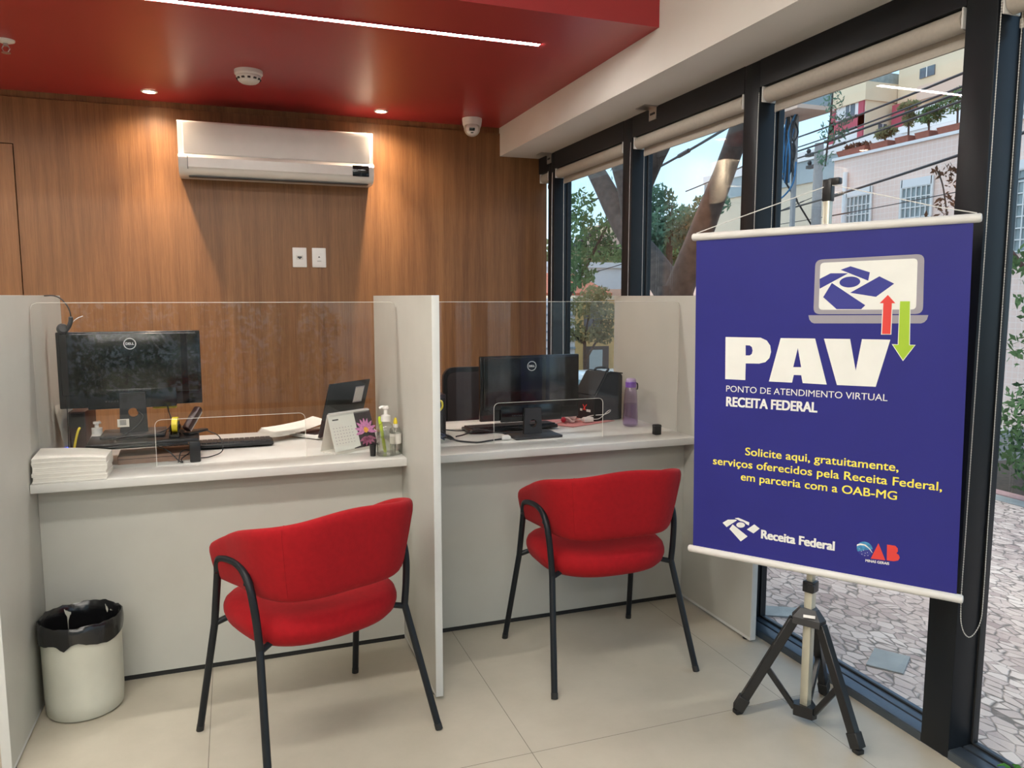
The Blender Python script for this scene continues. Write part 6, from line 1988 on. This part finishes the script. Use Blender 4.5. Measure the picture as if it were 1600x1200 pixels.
# local x along the car (front towards the camera = -x)
side = [(-2.0, 0.30), (-1.95, 0.62), (-1.75, 0.80), (-1.0, 0.95), (-0.45, 1.38), (0.10, 1.50), (0.95, 1.46), (1.60, 1.02), (1.95, 0.92), (2.02, 0.50), (1.95, 0.28)]
b = bmesh.new()
vs = [b.verts.new((x, -0.82, z)) for x, z in side]; f = b.faces.new(vs)
ex = bmesh.ops.extrude_face_region(b, geom=[f])
for v in [g for g in ex['geom'] if isinstance(g, bmesh.types.BMVert)]:
    v.co.y += 1.64
for v in b.verts:
    if v.co.z > 1.0:
        v.co.y *= 0.80
bmesh.ops.recalc_face_normals(b, faces=b.faces[:])
bmesh.ops.bevel(b, geom=b.edges[:], offset=0.05, segments=2, affect='EDGES', profile=0.5)
MB().bm(b).build('body', 'car_paint', t, angle=50)
MB().add([(-0.98, -0.72, 0.985), (-0.98, 0.72, 0.985), (-0.47, 0.62, 1.385), (-0.47, -0.62, 1.385), (-0.995, -0.72, 1.00), (-0.995, 0.72, 1.00), (-0.485, 0.62, 1.40), (-0.485, -0.62, 1.40)],
         [[0, 1, 2, 3], [7, 6, 5, 4], [0, 4, 5, 1], [1, 5, 6, 2], [2, 6, 7, 3], [3, 7, 4, 0]]).build('windscreen', 'car_glass', t, smooth=False)
for s in (-1, 1):
    MB().add([(-0.80, s * 0.80, 1.0), (1.35, s * 0.80, 1.02), (0.90, s * 0.69, 1.40), (-0.35, s * 0.69, 1.40), (-0.80, s * 0.815, 1.0), (1.35, s * 0.815, 1.02), (0.90, s * 0.705, 1.40), (-0.35, s * 0.705, 1.40)],
             [[0, 1, 2, 3], [7, 6, 5, 4], [0, 4, 5, 1], [1, 5, 6, 2], [2, 6, 7, 3], [3, 7, 4, 0]]).build('side_window', 'car_glass', t, smooth=False)
    MB().bx(-0.82, -0.66, s * 0.96 - 0.10, s * 0.96 + 0.06, 0.96, 1.08, b=0.03).build('door_mirror', 'car_paint', t)
    for x in (-1.25, 1.25):
        MB().lathe([(0, -0.10), (0.20, -0.10), (0.30, -0.09), (0.31, 0), (0.30, 0.09), (0.20, 0.10), (0, 0.10)], 24, T=Matrix.Translation((x, s * 0.76, 0.31)) @ Matrix.Rotation(R(90), 4, 'X')).build('wheel', 'rubber', t)

# ---- trees outside the shop front behind the camera
for (x, y, sd, lab) in ((-3.3, -7.2, 61, 'leafy tree outside the shop front behind the camera, at its left'), (0.9, -8.2, 62, 'leafy tree outside the shop front behind the camera, at its right')):
    tree('street_tree', lab, (x, y, -0.02), ([(0, 0, 0), (0.05, 0, 1.0), (0, 0.1, 2.0)], [0.15, 0.12, 0.10]), [([(0, 0.1, 1.9), (0.5, 0, 2.6), (0.9, 0, 3.2)], [0.07, 0.05, 0.02])],
         [(0, 0, 2.7, 1.5, 1.0, 0.9), (1.0, 0, 2.1, 1.0, 0.8, 0.7), (-1.1, 0, 2.2, 1.0, 0.8, 0.8), (0.2, 0, 3.7, 1.3, 1.0, 0.8), (1.2, 0, 3.1, 0.9, 0.8, 0.7)], 4200, 0.19, sd, 'leaf', droop=0.2)
for (x, sd) in ((-3.6, 71), (-2.5, 72), (-1.4, 73), (-0.3, 74), (0.8, 75)):
    tree('shrub', 'dense green shrub in the row outside the shop front behind the camera', (x, -5.3, -0.02), None, [([(0, 0, 0), (0.05, 0.02, 0.4), (0.1, 0.0, 0.8)], [0.03, 0.02, 0.01])],
         [(0, 0, 0.45, 0.75, 0.5, 0.45), (0.1, 0.1, 1.0, 0.65, 0.42, 0.35), (-0.2, -0.1, 1.3, 0.5, 0.38, 0.28)], 1500, 0.11, sd, 'leaf', group='shrubs outside the shop front', cat='shrub')

# low plant in the corner of the window wall, only its top leaves in view
MAT['leaf_bright'] = leaf_mat('bright_green_leaves', (0.10, 0.30, 0.07), 0.3, 8)
t = thing('potted_plant', 'bright green leaf tips of a low plant by the window at the bottom right corner', 'plant', (1.845, 1.255, 0.0))
MB().lathe([(0, 0), (0.050, 0), (0.065, 0.085), (0.070, 0.09), (0.060, 0.09), (0.055, 0.07), (0, 0.07)], 24).build('pot', 'terracotta', t)
for k in range(16):
    a = k * 2.4
    l, h = 0.055 + 0.012 * (k % 3), 0.108 + 0.020 * ((k * 7) % 5)
    d, n = Vector((math.cos(a), math.sin(a), 0)), Vector((-math.sin(a), math.cos(a), 0))
    rows = []
    for i in range(7):
        f = i / 6
        p = d * (l * f) + Vector((0, 0, 0.075 + (h - 0.02) * math.sin(f * 1.9) * 0.95))
        w = 0.014 * math.sin(PI * min(1.0, 0.12 + 0.86 * f))
        rows.append([tuple(p - n * w), tuple(p + Vector((0, 0, -0.004))), tuple(p + n * w)])
    MB().grid(rows).build('leaf', 'leaf_bright', t, recalc=False)
